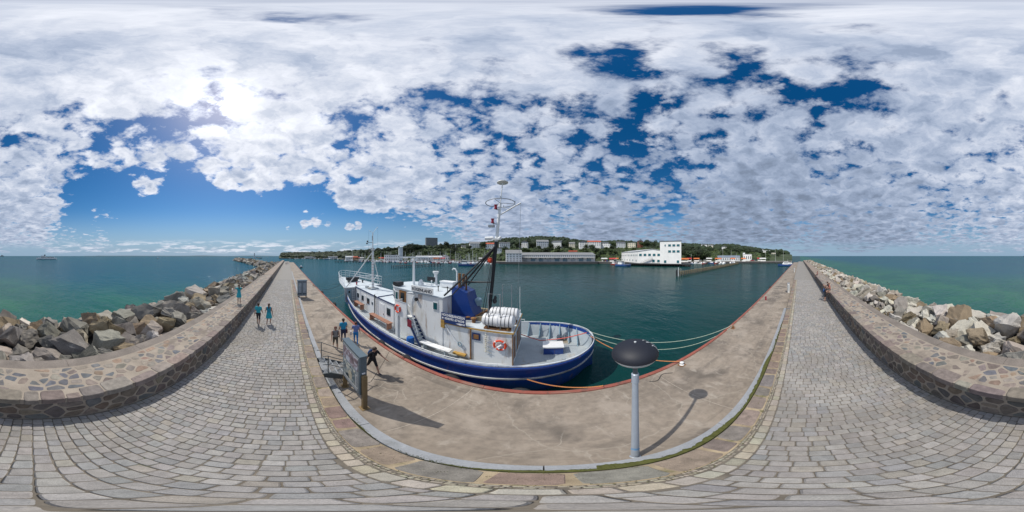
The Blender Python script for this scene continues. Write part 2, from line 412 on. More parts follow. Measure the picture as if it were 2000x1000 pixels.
def concrete_material():
    m = pm('quay_concrete', (.26, .216, .172), .88, .20, .35, .35, 9, fine=.16, stain=[((.115, .098, .082), .51, .42, (1, 1, 1), .8), ((.13, .11, .092), .54, .9, (.16, 1.6, 1), .65), ((.36, .305, .25), .52, .8, (1, 1, 1), .7), ((.16, .135, .11), .58, 2.2, (1, 1, 1), .5), ((.43, .38, .32), .58, 3.0, (1, .5, 1), .5), ((.12, .105, .085), .62, 7, (1, 1, 1), .4)])
    nt = m.node_tree; N = nt.nodes.new; L = nt.links.new; b = nt.nodes['Principled BSDF']
    src = b.inputs['Base Color'].links[0].from_socket
    tc = N('ShaderNodeTexCoord'); no = N('ShaderNodeTexNoise'); no.inputs['Scale'].default_value = 1.2; no.inputs['Detail'].default_value = 5; L(tc.outputs['Object'], no.inputs['Vector'])
    va = N('ShaderNodeVectorMath'); va.operation = 'MULTIPLY_ADD'; va.inputs[1].default_value = (.7, .7, 0); L(no.outputs['Color'], va.inputs[0]); L(tc.outputs['Object'], va.inputs[2])
    vo = N('ShaderNodeTexVoronoi'); vo.feature = 'DISTANCE_TO_EDGE'; vo.inputs['Scale'].default_value = .27; L(va.outputs[0], vo.inputs['Vector'])
    r = N('ShaderNodeMapRange'); r.inputs[1].default_value = .0; r.inputs[2].default_value = .006; r.inputs[3].default_value = .42; r.inputs[4].default_value = 0; L(vo.outputs['Distance'], r.inputs[0])
    v3 = N('ShaderNodeTexVoronoi'); v3.feature = 'DISTANCE_TO_EDGE'; v3.inputs['Scale'].default_value = 1.3; L(va.outputs[0], v3.inputs['Vector'])
    r3 = N('ShaderNodeMapRange'); r3.inputs[1].default_value = 0; r3.inputs[2].default_value = .022; r3.inputs[3].default_value = .6; r3.inputs[4].default_value = 0; L(v3.outputs['Distance'], r3.inputs[0])
    n3 = N('ShaderNodeTexNoise'); n3.inputs['Scale'].default_value = .55; n3.inputs['Detail'].default_value = 3; L(tc.outputs['Object'], n3.inputs['Vector'])
    m3 = N('ShaderNodeMapRange'); m3.inputs[1].default_value = .52; m3.inputs[2].default_value = .62; L(n3.outputs['Fac'], m3.inputs[0])
    k3 = N('ShaderNodeMath'); k3.operation = 'MULTIPLY'; L(r3.outputs[0], k3.inputs[0]); L(m3.outputs[0], k3.inputs[1])
    k4 = N('ShaderNodeMath'); k4.operation = 'MAXIMUM'; L(k3.outputs[0], k4.inputs[0]); L(r.outputs[0], k4.inputs[1]); r = k4
    mx = N('ShaderNodeMix'); mx.data_type = 'RGBA'; L(r.outputs[0], mx.inputs['Factor']); L(src, mx.inputs['A']); mx.inputs['B'].default_value = (.40, .36, .30, 1)
    L(mx.outputs['Result'], b.inputs['Base Color'])
    return m
M_quay = concrete_material()
M_joint = pm('path_bedding', (.15, .13, .105), .95, .3, 4, .5, 40, stain=[((.06, .085, .03), .60, 1.4, (1, 1, 1), .6)])
M_cob = pm('cobble_granite', (1, 1, 1), .82, .16, 9, .45, 55, attr='Col', fine=.26, stain=[((.21, .185, .155), .53, .5, (1, 1, 1), .45), ((.40, .37, .33), .58, .33, (1, 1, 1), .35), ((.15, .13, .11), .64, 1.7, (1, 1, 1), .4)])
M_stone = pm('wall_fieldstone', (1, 1, 1), .85, .26, 7, .6, 32, attr='Col', fine=.22)
M_mortar = pm('wall_mortar', (.315, .265, .212), .95, .16, 2.5, .5, 45, fine=.12, stain=[((.17, .14, .115), .56, 1.1)])
M_ledge = pm('ledge_concrete', (.20, .17, .145), .92, .2, 1.6, .5, 30, fine=.15)
M_kerb = pm('kerb_concrete', (.30, .315, .34), .8, .10, 2, .3, 40, fine=.10, stain=[((.18, .19, .19), .60, 1.2)])
M_red = pm('red_edge_paint', (.29, .085, .06), .8, .2, 2, .3, 30, stain=[((.13, .07, .055), .54, 2.5), ((.27, .21, .16), .55, 1.6, (.4, 1, 1), .8)])
M_soil = pm('mossy_soil', (.075, .062, .04), .95, .3, 5, .8, 30, stain=[((.075, .10, .018), .50, 1.6), ((.11, .12, .02), .58, 7)])
M_rock = pm('boulder_granite', (1, 1, 1), .9, .20, 1.3, .8, 7, attr='Col', fine=.20, stain=[((.225, .155, .08), .57, .6, (1, 1, 1), .75), ((.06, .058, .055), .60, .9, (1, 1, 1), .55), ((.36, .35, .33), .62, 1.6, (1, 1, 1), .5)])
M_core = pm('rubble_core', (.06, .056, .05), .95, .3, 1, .5, 10)

def mosaic(name, scale, c0, c1, c2, mort, edge=.05, st=(1, 1, 1)):
    """far stretches of stonework, too small to show single stones"""
    m = bpy.data.materials.new(name); m.use_nodes = True; nt = m.node_tree; N = nt.nodes.new; L = nt.links.new; b = nt.nodes['Principled BSDF']
    b.inputs['Roughness'].default_value = .9
    tc = N('ShaderNodeTexCoord'); mp = N('ShaderNodeMapping'); mp.inputs['Scale'].default_value = st; L(tc.outputs['Object'], mp.inputs[0])
    v1 = N('ShaderNodeTexVoronoi'); v1.inputs['Scale'].default_value = scale; L(mp.outputs[0], v1.inputs['Vector'])
    v2 = N('ShaderNodeTexVoronoi'); v2.feature = 'DISTANCE_TO_EDGE'; v2.inputs['Scale'].default_value = scale; L(mp.outputs[0], v2.inputs['Vector'])
    cr = N('ShaderNodeValToRGB'); cr.color_ramp.elements[0].color = (*c0, 1); cr.color_ramp.elements[1].color = (*c2, 1); e = cr.color_ramp.elements.new(.5); e.color = (*c1, 1)
    s = N('ShaderNodeSeparateColor'); L(v1.outputs['Color'], s.inputs[0]); L(s.outputs[0], cr.inputs[0])
    r = N('ShaderNodeMapRange'); r.inputs[1].default_value = edge; r.inputs[2].default_value = edge*1.6; L(v2.outputs['Distance'], r.inputs[0])
    mx = N('ShaderNodeMix'); mx.data_type = 'RGBA'; L(r.outputs[0], mx.inputs['Factor']); mx.inputs['A'].default_value = (*mort, 1); L(cr.outputs[0], mx.inputs['B']); L(mx.outputs['Result'], b.inputs['Base Color'])
    return m
M_farpath = mosaic('far_cobbles', 5, (.24, .225, .206), (.257, .24, .218), (.27, .253, .231), (.185, .168, .146), .02)
M_farwall = mosaic('far_fieldstone', 3.2, (.15, .115, .10), (.22, .18, .15), (.30, .22, .16), (.34, .28, .22), .05)

LEFT, RIGHT, NEAR = -150.0, 150.0, 34.0
qy = structure(MB().box((0, (P1+E1)/2, -1.75), (RIGHT-LEFT, E1-P1, 3.5)).build('quay', M_quay))
b = MB()
x = LEFT
while x < RIGHT:
    b.box((x+2.0, E1-.02, .0+.005*math.sin(x*3)), (3.985, .17, .12)); x += 4
b.build('edge_beam', M_red, qy)
for x in (-34, -25.5, -17, -9.2, -2.6, 3.9, 8.4, 14.5, 21, 29, 38):
    MB().slab([(x, 1.66, .0005), (x+.014, 1.66, .0005), (x+.30, 5.08, .0005), (x+.286, 5.08, .0005)], (0, 0, .002)).build('expansion_joint', pm('joint_filler', (.42, .37, .31), .9, .3, 6) if 'joint_filler' not in MAT else MAT['joint_filler'], qy)
path = structure(MB().box((0, (W0+P1-.01)/2, -.612), (2*NEAR, P1-W0+.05, 2.79)).build('path', M_joint))
for s in (-1, 1):
    MB().box((s*(NEAR+(RIGHT-NEAR)/2), (W0+P1-.01)/2, -.604), (RIGHT-NEAR-.004, P1-W0+.05, 2.80)).build('far_paving', M_farpath, path)

rnd = random.Random(4)
# cobbles in courses straight across the path
st = []; x = -NEAR+.1; GREY, BLUE, TAN, PALE = (.275, .257, .240), (.246, .239, .232), (.288, .262, .228), (.302, .284, .265)
row = 0
while x < NEAR-.1:
    dx = rnd.uniform(.165, .195); y = W0+.03-(.13 if row % 2 else 0)
    wav = .012*math.sin(x*1.3)
    while y < .50:
        dy = rnd.uniform(.205, .285); a = max(y, W0+.02); c = min(y+dy, .515)
        if c-a > .07:
            g = .009; j = lambda: rnd.uniform(-.006, .006)
            poly = [(x+g/2+j()+wav, a+g/2+j()), (x+dx-g/2+j()+wav, a+g/2+j()), (x+dx-g/2+j()+wav, c-g/2+j()), (x+g/2+j()+wav, c-g/2+j())]
            col = tint(rnd.choices([GREY, BLUE, TAN, PALE], [5, 3, .8, 2.4])[0], rnd, .11, .015)
            st.append(Stone(rounded(rounded(poly, .10, rnd), .18), Vector((0, 0, PATH)), X, Y, Z, .04, .010, col, rnd.uniform(-.005, .005), (rnd.uniform(-.03, .03), rnd.uniform(-.025, .025))))
        y += dy
    # border row of broader stones
    x += dx; row += 1
emit(st, 'cobblestone', 'cobblestones', M_cob, path)
st = []; x = -NEAR+.1
while x < NEAR-.1:
    dx = rnd.uniform(.19, .30)
    poly = [(x+.008, .528), (x+dx-.008, .528+rnd.uniform(-.006, .006)), (x+dx-.008, .70+rnd.uniform(-.015, .01)), (x+.008, .70+rnd.uniform(-.015, .01))]
    st.append(Stone(rounded(poly, .12, rnd), Vector((0, 0, PATH)), X, Y, Z, .04, .010, tint(rnd.choice([(.36, .32, .245), (.34, .31, .26), (.31, .27, .215)]), rnd, .12), rnd.uniform(-.004, .004)))
    x += dx
for r_ in range(2):
    x = -NEAR+.1+.04*r_
    while x < NEAR-.1:
        dx = rnd.uniform(.045, .10); y = .712+r_*.047
        if rnd.random() > .12: st.append(Stone(rounded([(x+.005, y+.004), (x+dx-.005, y+.004+rnd.uniform(-.006, .006)), (x+dx-.005, y+.042), (x+.005, y+.042+rnd.uniform(-.006, .004))], .16), Vector((0, 0, PATH)), X, Y, Z, .03, .005, tint((.30, .265, .205), rnd, .2), -.003))
        x += dx
emit(st, 'border_stone', 'border_stones', M_cob, path, 200)
st = []; x = -NEAR+.1
while x < NEAR-.1:
    dx = rnd.uniform(.42, .85); k = rnd.uniform(-.05, .05)
    poly = [(x+.02, .815+rnd.uniform(-.01, .02)), (x+dx-.03+k, .815+rnd.uniform(-.01, .02)), (x+dx-.03-k, P1+.015+rnd.uniform(-.012, .012)), (x+.02, P1+.015+rnd.uniform(-.012, .012))]
    st.append(Stone(rounded(poly, .09, rnd), Vector((0, 0, PATH)), X, Y, Z, .16, .014, tint(rnd.choice([(.215, .148, .122), (.195, .155, .13), (.235, .19, .15), (.185, .165, .148), (.225, .165, .125)]), rnd, .14), rnd.uniform(-.008, .004)))
    x += dx
emit(st, 'edge_slab', 'edge_slabs', M_stone, path, 300)
b = MB()                                                                   # pale mortar between the edge slabs
b.box((0, 1.005, PATH-.014), (2*NEAR, .40, .012)).build('slab_mortar', pm('slab_mortar', (.33, .26, .17), .95, .3, 3, .5, 50, stain=[((.09, .10, .03), .56, 2.5)]), path)

# kerb strip at quay level below the path edge
kb = structure(MB().box((-21.5, (P1+E0)/2+.005, .045), (77, E0-P1, .09)).build('kerb', M_soil))
x = -60.0
while x < 17:
    l = 3.0 if x+3.2 < 17 else 17-x
    MB().box((x+l/2, (E0+1.645)/2+rnd.uniform(-.006, .006), .07+rnd.uniform(-.006, .006)), (l-.015, 1.645-E0, .17)).build('kerb_stone', M_kerb, kb); x += 3.0
# moss and weeds along the kerb and in the joints
b = MB()
def tuft(b, x, y, z, n, h, spread):
    for i in range(n):
        a = rnd.uniform(0, 6.28); p = Vector((x+rnd.gauss(0, spread), y+rnd.gauss(0, spread*.5), z)); hh = h*rnd.uniform(.4, 1.2)
        t = Vector((math.cos(a), math.sin(a), 0)); q = p+t*hh*.6+Z*hh; s = Vector((-t.y, t.x, 0))*hh*.22
        g = rnd.uniform(.6, 1.2); b.col = (.085*g, .105*g, .022*g, 1) if rnd.random() < .75 else (.15*g, .13*g, .03*g, 1)
        b.add([p-s, p+s, q+s*.3, q-s*.3], [(0, 1, 2, 3)])
for i in range(5200):
    x = rnd.choice([rnd.gauss(4.5, 3.2), rnd.uniform(.5, 11), rnd.uniform(-2, 18), rnd.uniform(-12, -1)])
    if -6.9 < x < -5.5: continue
    thick_ = noise.noise(Vector((x*1.1, 3.3, 0)))+(.35 if 0 < x < 12 else -.15)
    if thick_ < rnd.uniform(-.2, .25): continue
    y = rnd.uniform(1.225, 1.36) if rnd.random() < .5 else 1.375+abs(rnd.gauss(0, .035+.05*max(0, thick_)))
    tuft(b, x, y, .10 if y < E0 else .153, 3, .042 if y < E0 else .026, .02)
for i in range(330):
    tuft(b, rnd.gauss(0, 6), rnd.choice([.72, .79, .80, 1.2, 1.0]) + rnd.gauss(0, .015), PATH-.012, 4, .026, .03)
for x0_, x1_ in ((-1.4, 13.5), (-3.6, -2.2), (-5.3, -4.2)):                 # cushions of moss creeping over the kerb
    n_ = int((x1_-x0_)/.035); rr_ = []
    for k in range(n_+1):
        x = x0_+(x1_-x0_)*k/n_; f_ = min(1, k/45, (n_-k)/45); wv_ = .03+(.20 if .5 < x < 10 else .07)*max(0, noise.noise(Vector((x*.6, 1.7, 0)))+.62)+.05*noise.noise(Vector((x*5, 0, 2)))+.03*noise.noise(Vector((x*17, 4, 2)))
        hz_ = lambda q: .020+.022*noise.noise(Vector((x*9, q*40, 1)))
        rr_.append([Vector((x, P1+.03, .085)), Vector((x, E0-.05, .11+hz_(1))), Vector((x, E0+.01, .158+hz_(2)*f_)), Vector((x, E0+.01+wv_*f_*.6, .158+hz_(3)*f_)), Vector((x, E0+.012+wv_*f_, .152))])
    b.col = (.085, .090, .020, 1); b.loft(rr_, closed=False)
    for k in range(int((x1_-x0_)*60)):
        x = rnd.uniform(x0_, x1_); tuft(b, x, E0+rnd.uniform(-.10, .07), .155, 3, .022, .015)
tag(b.build('weeds', pm('weed_green', (1, 1, 1), .8, .2, 5, attr='Col'), vcol=True, fix=False), 'low moss and weeds growing in the joints along the kerb', 'weeds', kind='stuff')

# ------------------------------------------------------------------ the stone parapet
wall = empty('parapet_wall', (0, -4.1, PATH), 0, 'long thick stone parapet wall with rubble-paved top beside the cobbled path', 'wall')
MB().box((0, (W0-4.72)/2, -.065), (2*NEAR, 4.72+W0, 3.90)).build('core', M_mortar, wall)
for s in (-1, 1):
    MB().box((s*(NEAR+(RIGHT-NEAR)/2), (W0-5.12)/2, -.058), (RIGHT-NEAR-.004, 5.12+W0+.02, 3.92)).build('far_masonry', M_farwall, wall)
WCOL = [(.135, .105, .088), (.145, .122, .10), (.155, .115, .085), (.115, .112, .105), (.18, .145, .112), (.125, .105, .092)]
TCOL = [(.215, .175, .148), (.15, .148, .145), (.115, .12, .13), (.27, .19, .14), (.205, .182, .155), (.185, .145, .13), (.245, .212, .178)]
st = []
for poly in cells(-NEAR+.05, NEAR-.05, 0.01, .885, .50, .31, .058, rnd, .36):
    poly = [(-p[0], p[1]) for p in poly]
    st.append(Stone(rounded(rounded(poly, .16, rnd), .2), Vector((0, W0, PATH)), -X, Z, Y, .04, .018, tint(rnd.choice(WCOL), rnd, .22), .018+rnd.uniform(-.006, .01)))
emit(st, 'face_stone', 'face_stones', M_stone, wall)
st = []; x = -NEAR+.05
while x < NEAR-.1:
    dx = rnd.uniform(.30, .95); d = rnd.uniform(.18, .46)
    poly = [(x+.012, W0-d), (x+dx-.012, W0-d+rnd.uniform(-.05, .05)), (x+dx-.012, W0+.04+rnd.uniform(-.01, .01)), (x+.012, W0+.04+rnd.uniform(-.01, .01))]
    st.append(Stone(rounded(rounded(poly, .13, rnd), .2), Vector((0, 0, WTOP)), X, Y, Z, .205, .014, tint(rnd.choice(TCOL[:1]+TCOL[4:]+[(.20, .16, .14), (.24, .20, .165)]), rnd, .16), rnd.uniform(-.006, .006)))
    x += dx
emit(st, 'coping_stone', 'coping_stones', M_stone, wall)
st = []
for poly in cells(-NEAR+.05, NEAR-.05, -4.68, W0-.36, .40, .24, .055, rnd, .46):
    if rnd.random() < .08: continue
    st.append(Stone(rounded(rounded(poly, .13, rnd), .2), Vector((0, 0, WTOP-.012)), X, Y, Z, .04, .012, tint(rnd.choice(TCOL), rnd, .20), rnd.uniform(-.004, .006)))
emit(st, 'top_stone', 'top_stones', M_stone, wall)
x = -NEAR
while x < NEAR:
    MB().box((x+1.37, -5.01+rnd.uniform(-.02, .02), .92+rnd.uniform(-.012, .012)), (2.73, .58, 1.80)).build('ledge_slab', M_ledge, wall); x += 2.74

# ------------------------------------------------------------------ armour boulders of the breakwater
def rock(b, c, s, rnd, tilt=.55, fine=False):
    """an angular quarried block: a box cut by a few random planes"""
    bm = bmesh.new(); bmesh.ops.create_cube(bm, size=2)
    for v in bm.verts: v.co = Vector((v.co.x*rnd.uniform(.78, 1.0), v.co.y*rnd.uniform(.78, 1.0), v.co.z*rnd.uniform(.8, 1.0)))
    for k in range(rnd.randint(4, 6)):
        n = Vector((rnd.gauss(0, 1), rnd.gauss(0, 1), rnd.gauss(0, 1))).normalized()
        p = n*rnd.uniform(.72, 1.02)
        g = bmesh.ops.bisect_plane(bm, geom=bm.verts[:]+bm.edges[:]+bm.faces[:], plane_co=p, plane_no=n, clear_outer=True)
        e = [x for x in g['geom_cut'] if isinstance(x, bmesh.types.BMEdge)]
        if e:
            try: bmesh.ops.edgenet_fill(bm, edges=e)
            except Exception: pass
    bmesh.ops.convex_hull(bm, input=bm.verts)
    bmesh.ops.delete(bm, geom=[v for v in bm.verts if not v.link_faces], context='VERTS')
    bmesh.ops.dissolve_limit(bm, angle_limit=.06, verts=bm.verts, edges=bm.edges)
    if not fine:
        try: bmesh.ops.bevel(bm, geom=bm.edges[:], offset=.045, offset_type='OFFSET', segments=1, affect='EDGES', clamp_overlap=True)
        except Exception: pass
    bm.verts.index_update(); P_ = [v.co.copy() for v in bm.verts]; F_ = [tuple(v.index for v in f.verts) for f in bm.faces]; bm.free()
    if fine:                                                         # split every face and chip it a little
        T_ = [(f[0], f[k], f[k+1]) for f in F_ for k in range(1, len(f)-1)]
        for lv in range(2):
            mid_ = {}; N_ = []
            def mp_(a, c):
                k = (min(a, c), max(a, c))
                if k not in mid_: mid_[k] = len(P_); P_.append((P_[a]+P_[c])/2)
                return mid_[k]
            for a, h, d in T_:
                e, f, g = mp_(a, h), mp_(h, d), mp_(d, a); N_ += [(a, e, g), (e, h, f), (g, f, d), (e, f, g)]
            T_ = N_
        nb_ = [set() for p in P_]
        for a, h, d in T_: nb_[a] |= {h, d}; nb_[h] |= {a, d}; nb_[d] |= {a, h}
        P_ = [p.lerp(sum((P_[k] for k in n), Vector((0, 0, 0)))/len(n), .20) if n else p for p, n in zip(P_, nb_)]; F_ = T_
    M = Euler((rnd.gauss(0, tilt), rnd.gauss(0, tilt), rnd.uniform(0, 6.28))).to_matrix(); o = rnd.uniform(0, 99); vs = []
    for v in P_:
        p = Vector((v.x*s[0], v.y*s[1], v.z*s[2])); p += v*((.10*noise.noise(v*1.7+Vector((o, 0, 0)))+.06*noise.noise(v*5+Vector((0, o, 0)))) if fine else .05*noise.noise(v*2.2+Vector((o, 0, 0)))); vs.append(M @ p+Vector(c))
    b.add(vs, F_)

rnd = random.Random(11); rocks = []
ROWS = [(-5.72, 1.12, .54), (-6.6, 1.34, .66), (-7.6, 1.42, .72), (-8.6, 1.42, .76), (-9.6, 1.24, .78), (-10.5, .86, .80), (-11.3, .45, .80), (-12.3, -.25, .82), (-13.3, -.95, .85)]
for ri, (yy, zz, rad) in enumerate(ROWS):
    x = -62.0
    while x < 100:
        far = abs(x) > 34
        if far and ri in (7,) and rnd.random() < .4: x += 1.2; continue
        k = rnd.uniform(.62, 1.28)*(.90 if x < 9 else .76); s = (rad*k*rnd.uniform(.85, 1.3), rad*k*rnd.uniform(.7, 1.05), rad*k*rnd.uniform(.6, .9))
        c = (x+rnd.uniform(-.2, .2), yy+rnd.uniform(-.25, .2) - (.12 if ri == 0 else 0), zz+rnd.uniform(-.28, .24))
        if ri == 0:
            c = (c[0], min(c[1], -5.10-s[1]*.85), c[2]+.12)
        rocks.append((c, s)); x += max(s[0]*1.62, .8)*(1.0 if not far else 1.1)
rocks.sort(key=lambda r: -(r[1][0]*r[1][2])/((Vector(r[0])-EYE).length_squared)*(1.0 if r[0][2] > .8 else .25))
RC = [((.22, .20, .172), 'grey'), ((.44, .41, .355), 'pale grey'), ((.15, .136, .118), 'dark grey'), ((.235, .18, .115), 'ochre-stained'), ((.31, .27, .215), 'buff grey')]
rest = MB()
for i, (c, s) in enumerate(rocks):
    col, word = rnd.choices(RC, [4, 1.6, 2.6, 3.2, 2.4] if c[0] < 2 else [2.2, 5, .9, 2.0, 4])[0]; cc = tint(col, rnd, .12)  # sunlight on the right-hand stones put into their colours: paler there, darker left
    if i < 300:
        b = MB(); b.col = cc; rock(b, (0, 0, 0), s, rnd, .6, True)
        o = b.build('boulder', M_rock, vcol=True); o.location = c
        big_ = 'large ' if s[0]*s[2] > .62 else ('small ' if s[0]*s[2] < .33 else '')
        row_ = 'against the parapet' if c[1] > -6.9 else ('inside the heap' if c[1] > -9.1 else 'on the seaward crest')
        far_ = ('beside the near parapet' if c[0] > -8 else ('level with the woman on the wall' if c[0] > -18 else 'far towards the lighthouse')) if c[0] < 4 else ('just right of the near parapet' if c[0] < 11 else ('level with the sitting people' if c[0] < 24 else 'far towards the headland'))
        tag(o, '%s%s angular boulder %s %s' % (big_, word, row_, far_), 'boulder', 'breakwater boulders: %s%s, %s, %s' % (big_, word, row_, far_))
    else:
        rest.col = cc; rock(rest, c, s, rnd)
# the breakwater goes on and bends out to sea
for i in range(520):
    t = rnd.random(); x = -60-t*185; y0 = -9 - max(0, (t-.18))*82; wdt = 4.5+4*t
    rest.col = tint(rnd.choice(RC)[0], rnd, .15); k = rnd.uniform(.9, 1.7)*(1+t*.8)
    y = y0+rnd.uniform(-wdt, wdt); rock(rest, (x, y, .6-abs(y-y0)/wdt*1.6+rnd.uniform(-.3, .5)), (k, k*.8, k*.7), rnd)
for i in range(260):
    x = rnd.uniform(98, 150); k = rnd.uniform(.6, 1.1); y = rnd.uniform(-13, -5.8); rest.col = tint(rnd.choice(RC)[0], rnd, .15)
    rock(rest, (x, y, 1.2-max(0, -9.5-y)*.6+rnd.uniform(-.3, .3)), (k, k*.8, k*.7), rnd)
tag(rest.build('boulders', M_rock, vcol=True), 'far boulders of the breakwater merging into one grey heap', 'boulders', kind='stuff')
b = MB()
prof = [(-5.1, -3), (-5.1, .75), (-6.4, .85), (-9.6, .95), (-11.3, -.2), (-14.2, -1.6), (-14.2, -3)]
b.loft([[Vector((x, p[0], p[1])) for p in prof] for x in (LEFT, -60, 0, 60, RIGHT)], closed=True)
structure(b.build('breakwater_core', M_core))
b = MB(); ring = []
for k in range(12):
    t = k/11; x = -58-t*190; y0 = -9-max(0, (t-.18))*82; wdt = 5.5+4*t
    ring.append([Vector((x, y0-wdt, -2.5)), Vector((x, y0-wdt*.45, .2)), Vector((x, y0+wdt*.45, .2)), Vector((x, y0+wdt, -2.5))])
structure(b.loft(ring).build('breakwater_bend', M_core))
# ------------------------------------------------------------------ the blue and white cutter
RUST = (.26, .115, .03)
M_white = pm('ship_white', (.76, .765, .755), .42, .05, 1.2, .10, 7, stain=[((.55, .50, .42), .54, 2.0, (1, 1, .22), .6), (RUST, .59, 1.9, (1.3, 1.3, .20), .8), ((.45, .27, .08), .63, 4.0, (1, 1, .3), .6)])
M_clean = pm('ship_white_clean', (.78, .79, .79), .42, .05, 2, .06, 14, stain=[((.52, .50, .46), .56, 1.8, (1, 1, .3), .55), (RUST, .635, 2.6, (1.2, 1.2, .20), .65)])
M_roof = pm('ship_roof_paint', (.56, .61, .64), .6, .08, 1.2, .1, 25, stain=[((.34, .36, .37), .55, 1.3), ((.34, .24, .14), .68, 2.2)])
M_blue = pm('hull_blue', (.011, .045, .215), .32, .14, .8, .05, 8, stain=[((.035, .085, .26), .54, 1.1, (1, 1, .35), .6), ((.02, .03, .10), .58, .7, (1, 1, .3), .6), ((.18, .10, .06), .62, 2.2, (1.2, 1, .18), .7)])
M_trim = pm('navy_trim', (.012, .03, .11), .4, .1)
M_boot = pm('hull_bottom', (.02, .03, .035), .6, .2)
M_deck = pm('deck_paint', (.33, .365, .385), .7, .12, 1.1, .1, 25, stain=[((.27, .19, .09), .57, 1.0), ((.47, .49, .49), .58, .7), ((.2, .2, .2), .62, 2)])
M_bulw = pm('bulwark_grey', (.36, .41, .45), .55, .1, 1.5, .1, 20, stain=[((.50, .53, .55), .55, 1.2), ((.28, .15, .06), .68, 2)])
M_rust = pm('rusty_steel', (.20, .095, .04), .85, .35, 4, .5, 30, stain=[((.35, .20, .06), .56, 3)])
M_yel = pm('yellow_primer', (.44, .26, .06), .7, .25, 4, stain=[((.22, .12, .05), .58, 5)])
M_black = pm('black_steel', (.016, .017, .02), .45, .2, 3)
M_glass = pm('window_glass', (.014, .026, .034), .08, .1)
M_teal = pm('teal_window', (.012, .085, .10), .12, .1)
M_wood = pm('varnished_wood', (.26, .125, .045), .45, .3, 3, .2, 20, stretch=(1, 1, .15))
M_tan = pm('weathered_bench', (.33, .165, .11), .75, .2, 3, .3, 30)
M_oran = pm('lifebuoy_orange', (.75, .07, .02), .5, .1)
M_rope_o = pm('orange_rope', (.50, .20, .07), .85, .2, 20)
M_rope_g = pm('pale_green_rope', (.38, .45, .36), .85, .2, 20)
M_rope_d = pm('dark_rope', (.05, .05, .05), .9, .2, 20)
M_raft = pm('raft_canister', (.68, .68, .68), .4, .05, 3)
M_redl = pm('red_lantern', (.30, .012, .03), .25, .1)
M_barrel = pm('blue_plastic', (.015, .12, .42), .4, .1)
M_grey = pm('galvanised', (.30, .32, .34), .45, .12, 4, metal=.3)
M_vent = pm('vent_paint', (.22, .33, .40), .5, .1)
M_wtext = pm('white_letter', (.75, .75, .75), .6, .03)
M_btext = pm('black_letter', (.02, .02, .025), .6, .03)
M_signw = pm('sign_white', (.70, .70, .69), .5, .04)
M_signb = pm('sign_blue', (.012, .04, .15), .4, .06)
M_rub = pm('rubber', (.022, .022, .024), .85, .3, 6, .4, 30)

def text(s, width, height, M, mat, name, parent, bold=0.0, ext=.004, keep=False):
    cu = bpy.data.curves.new('lettering', 'FONT'); cu.body = s; cu.extrude = ext; cu.offset = bold; cu.align_x = 'CENTER'; cu.align_y = 'CENTER'; cu.resolution_u = 3
    t = bpy.data.objects.new('lettering_source', cu); COL.objects.link(t); bpy.context.view_layer.update()
    me = bpy.data.meshes.new_from_object(t.evaluated_get(bpy.context.evaluated_depsgraph_get()))
    bpy.data.objects.remove(t); bpy.data.curves.remove(cu)
    co = np.empty(len(me.vertices)*3); me.vertices.foreach_get('co', co); co = co.reshape(-1, 3)
    lo, hi = co.min(0), co.max(0); sx, sy = width/(hi[0]-lo[0]), height/(hi[1]-lo[1])
    if keep: sx = sy = min(sx, sy)
    off = origin_of(parent)
    for v in me.vertices:
        p = Vector(((v.co.x-(lo[0]+hi[0])/2)*sx, (v.co.y-(lo[1]+hi[1])/2)*sy, v.co.z)); v.co = M @ p - off
    me.materials.clear(); me.materials.append(mat); me.name = name
    o = bpy.data.objects.new(name, me); COL.objects.link(o); o.parent = parent
    return o
FACE_Y = Matrix.Rotation(R(90), 4, 'X')                       # lettering that faces -Y, read along +X

CY = 8.55
ship = empty('fishing_cutter', (-10.5, CY, SEA), 0, 'blue-hulled white fishing cutter named RÜGENLAND moored along the quay', 'ship')
KN = [(2.62, .02, 0, 1.18), (2.50, .75, .0, 1.17), (2.05, 1.50, .35, 1.14), (1.25, 2.15, 1.25, 1.10), (.2, 2.52, 1.95, 1.05), (-1, 2.72, 2.3, .98), (-3, 2.85, 2.6, .82), (-6, 2.88, 2.75, .67), (-10, 2.88, 2.75, .67), (-13, 2.75, 2.5, .85), (-15, 2.50, 2.1, 1.05), (-16.5, 2.2, 1.7, 1.25), (-18, 1.75, 1.25, 1.40), (-20, 1.15, .75, 1.60), (-22, .55, .3, 1.80), (-23.4, .06, .02, 1.95)]
def catmull(K, per=5):
    K = [np.array(k, float) for k in K]; out = []
    for i in range(len(K)-1):
        p0, p1, p2, p3 = K[max(i-1, 0)], K[i], K[i+1], K[min(i+2, len(K)-1)]
        for j in range(per):
            t = j/per; q = .5*(2*p1+(p2-p0)*t+(2*p0-5*p1+4*p2-p3)*t*t+(3*p1-p0-3*p2+p3)*t**3)
            q[1:3] = np.maximum(q[1:3], .0); out.append(q)
    return out+[K[-1]]
ST = catmull(KN)
def hb(s, z):                                                 # half breadth of a station at height z
    f = (z-SEA)/(s[3]-SEA)
    return s[2]+(s[1]-s[2])*(max(f, 0)**.75) if f > 0 else s[2]*max(0.0, 1+f*.9)
rings = []
for si, s in enumerate(ST):
    zs = [-2.2, -1.7, -1.2, -.8, -.35, .1, s[3]*.55, s[3]]
    rings.append([Vector((s[0]+(0 if z > 0 else 0), CY-hb(s, z), z)) for z in reversed(zs)]+[Vector((s[0], CY+hb(s, z), z)) for z in zs])
b = MB(); b.loft(rings, closed=False)
nf = 15
b.m = [1 if (i % nf) in (5, 6, 7, 8, 9) else 0 for i in range(len(b.f))]
hull = b.build('hull', [M_blue, M_boot], ship, smooth=True)
b = MB()                                                      # inner bulwark
dz = lambda s: (0.0 if s[0] > -10 else min(.5, (-10-s[0])*.075))
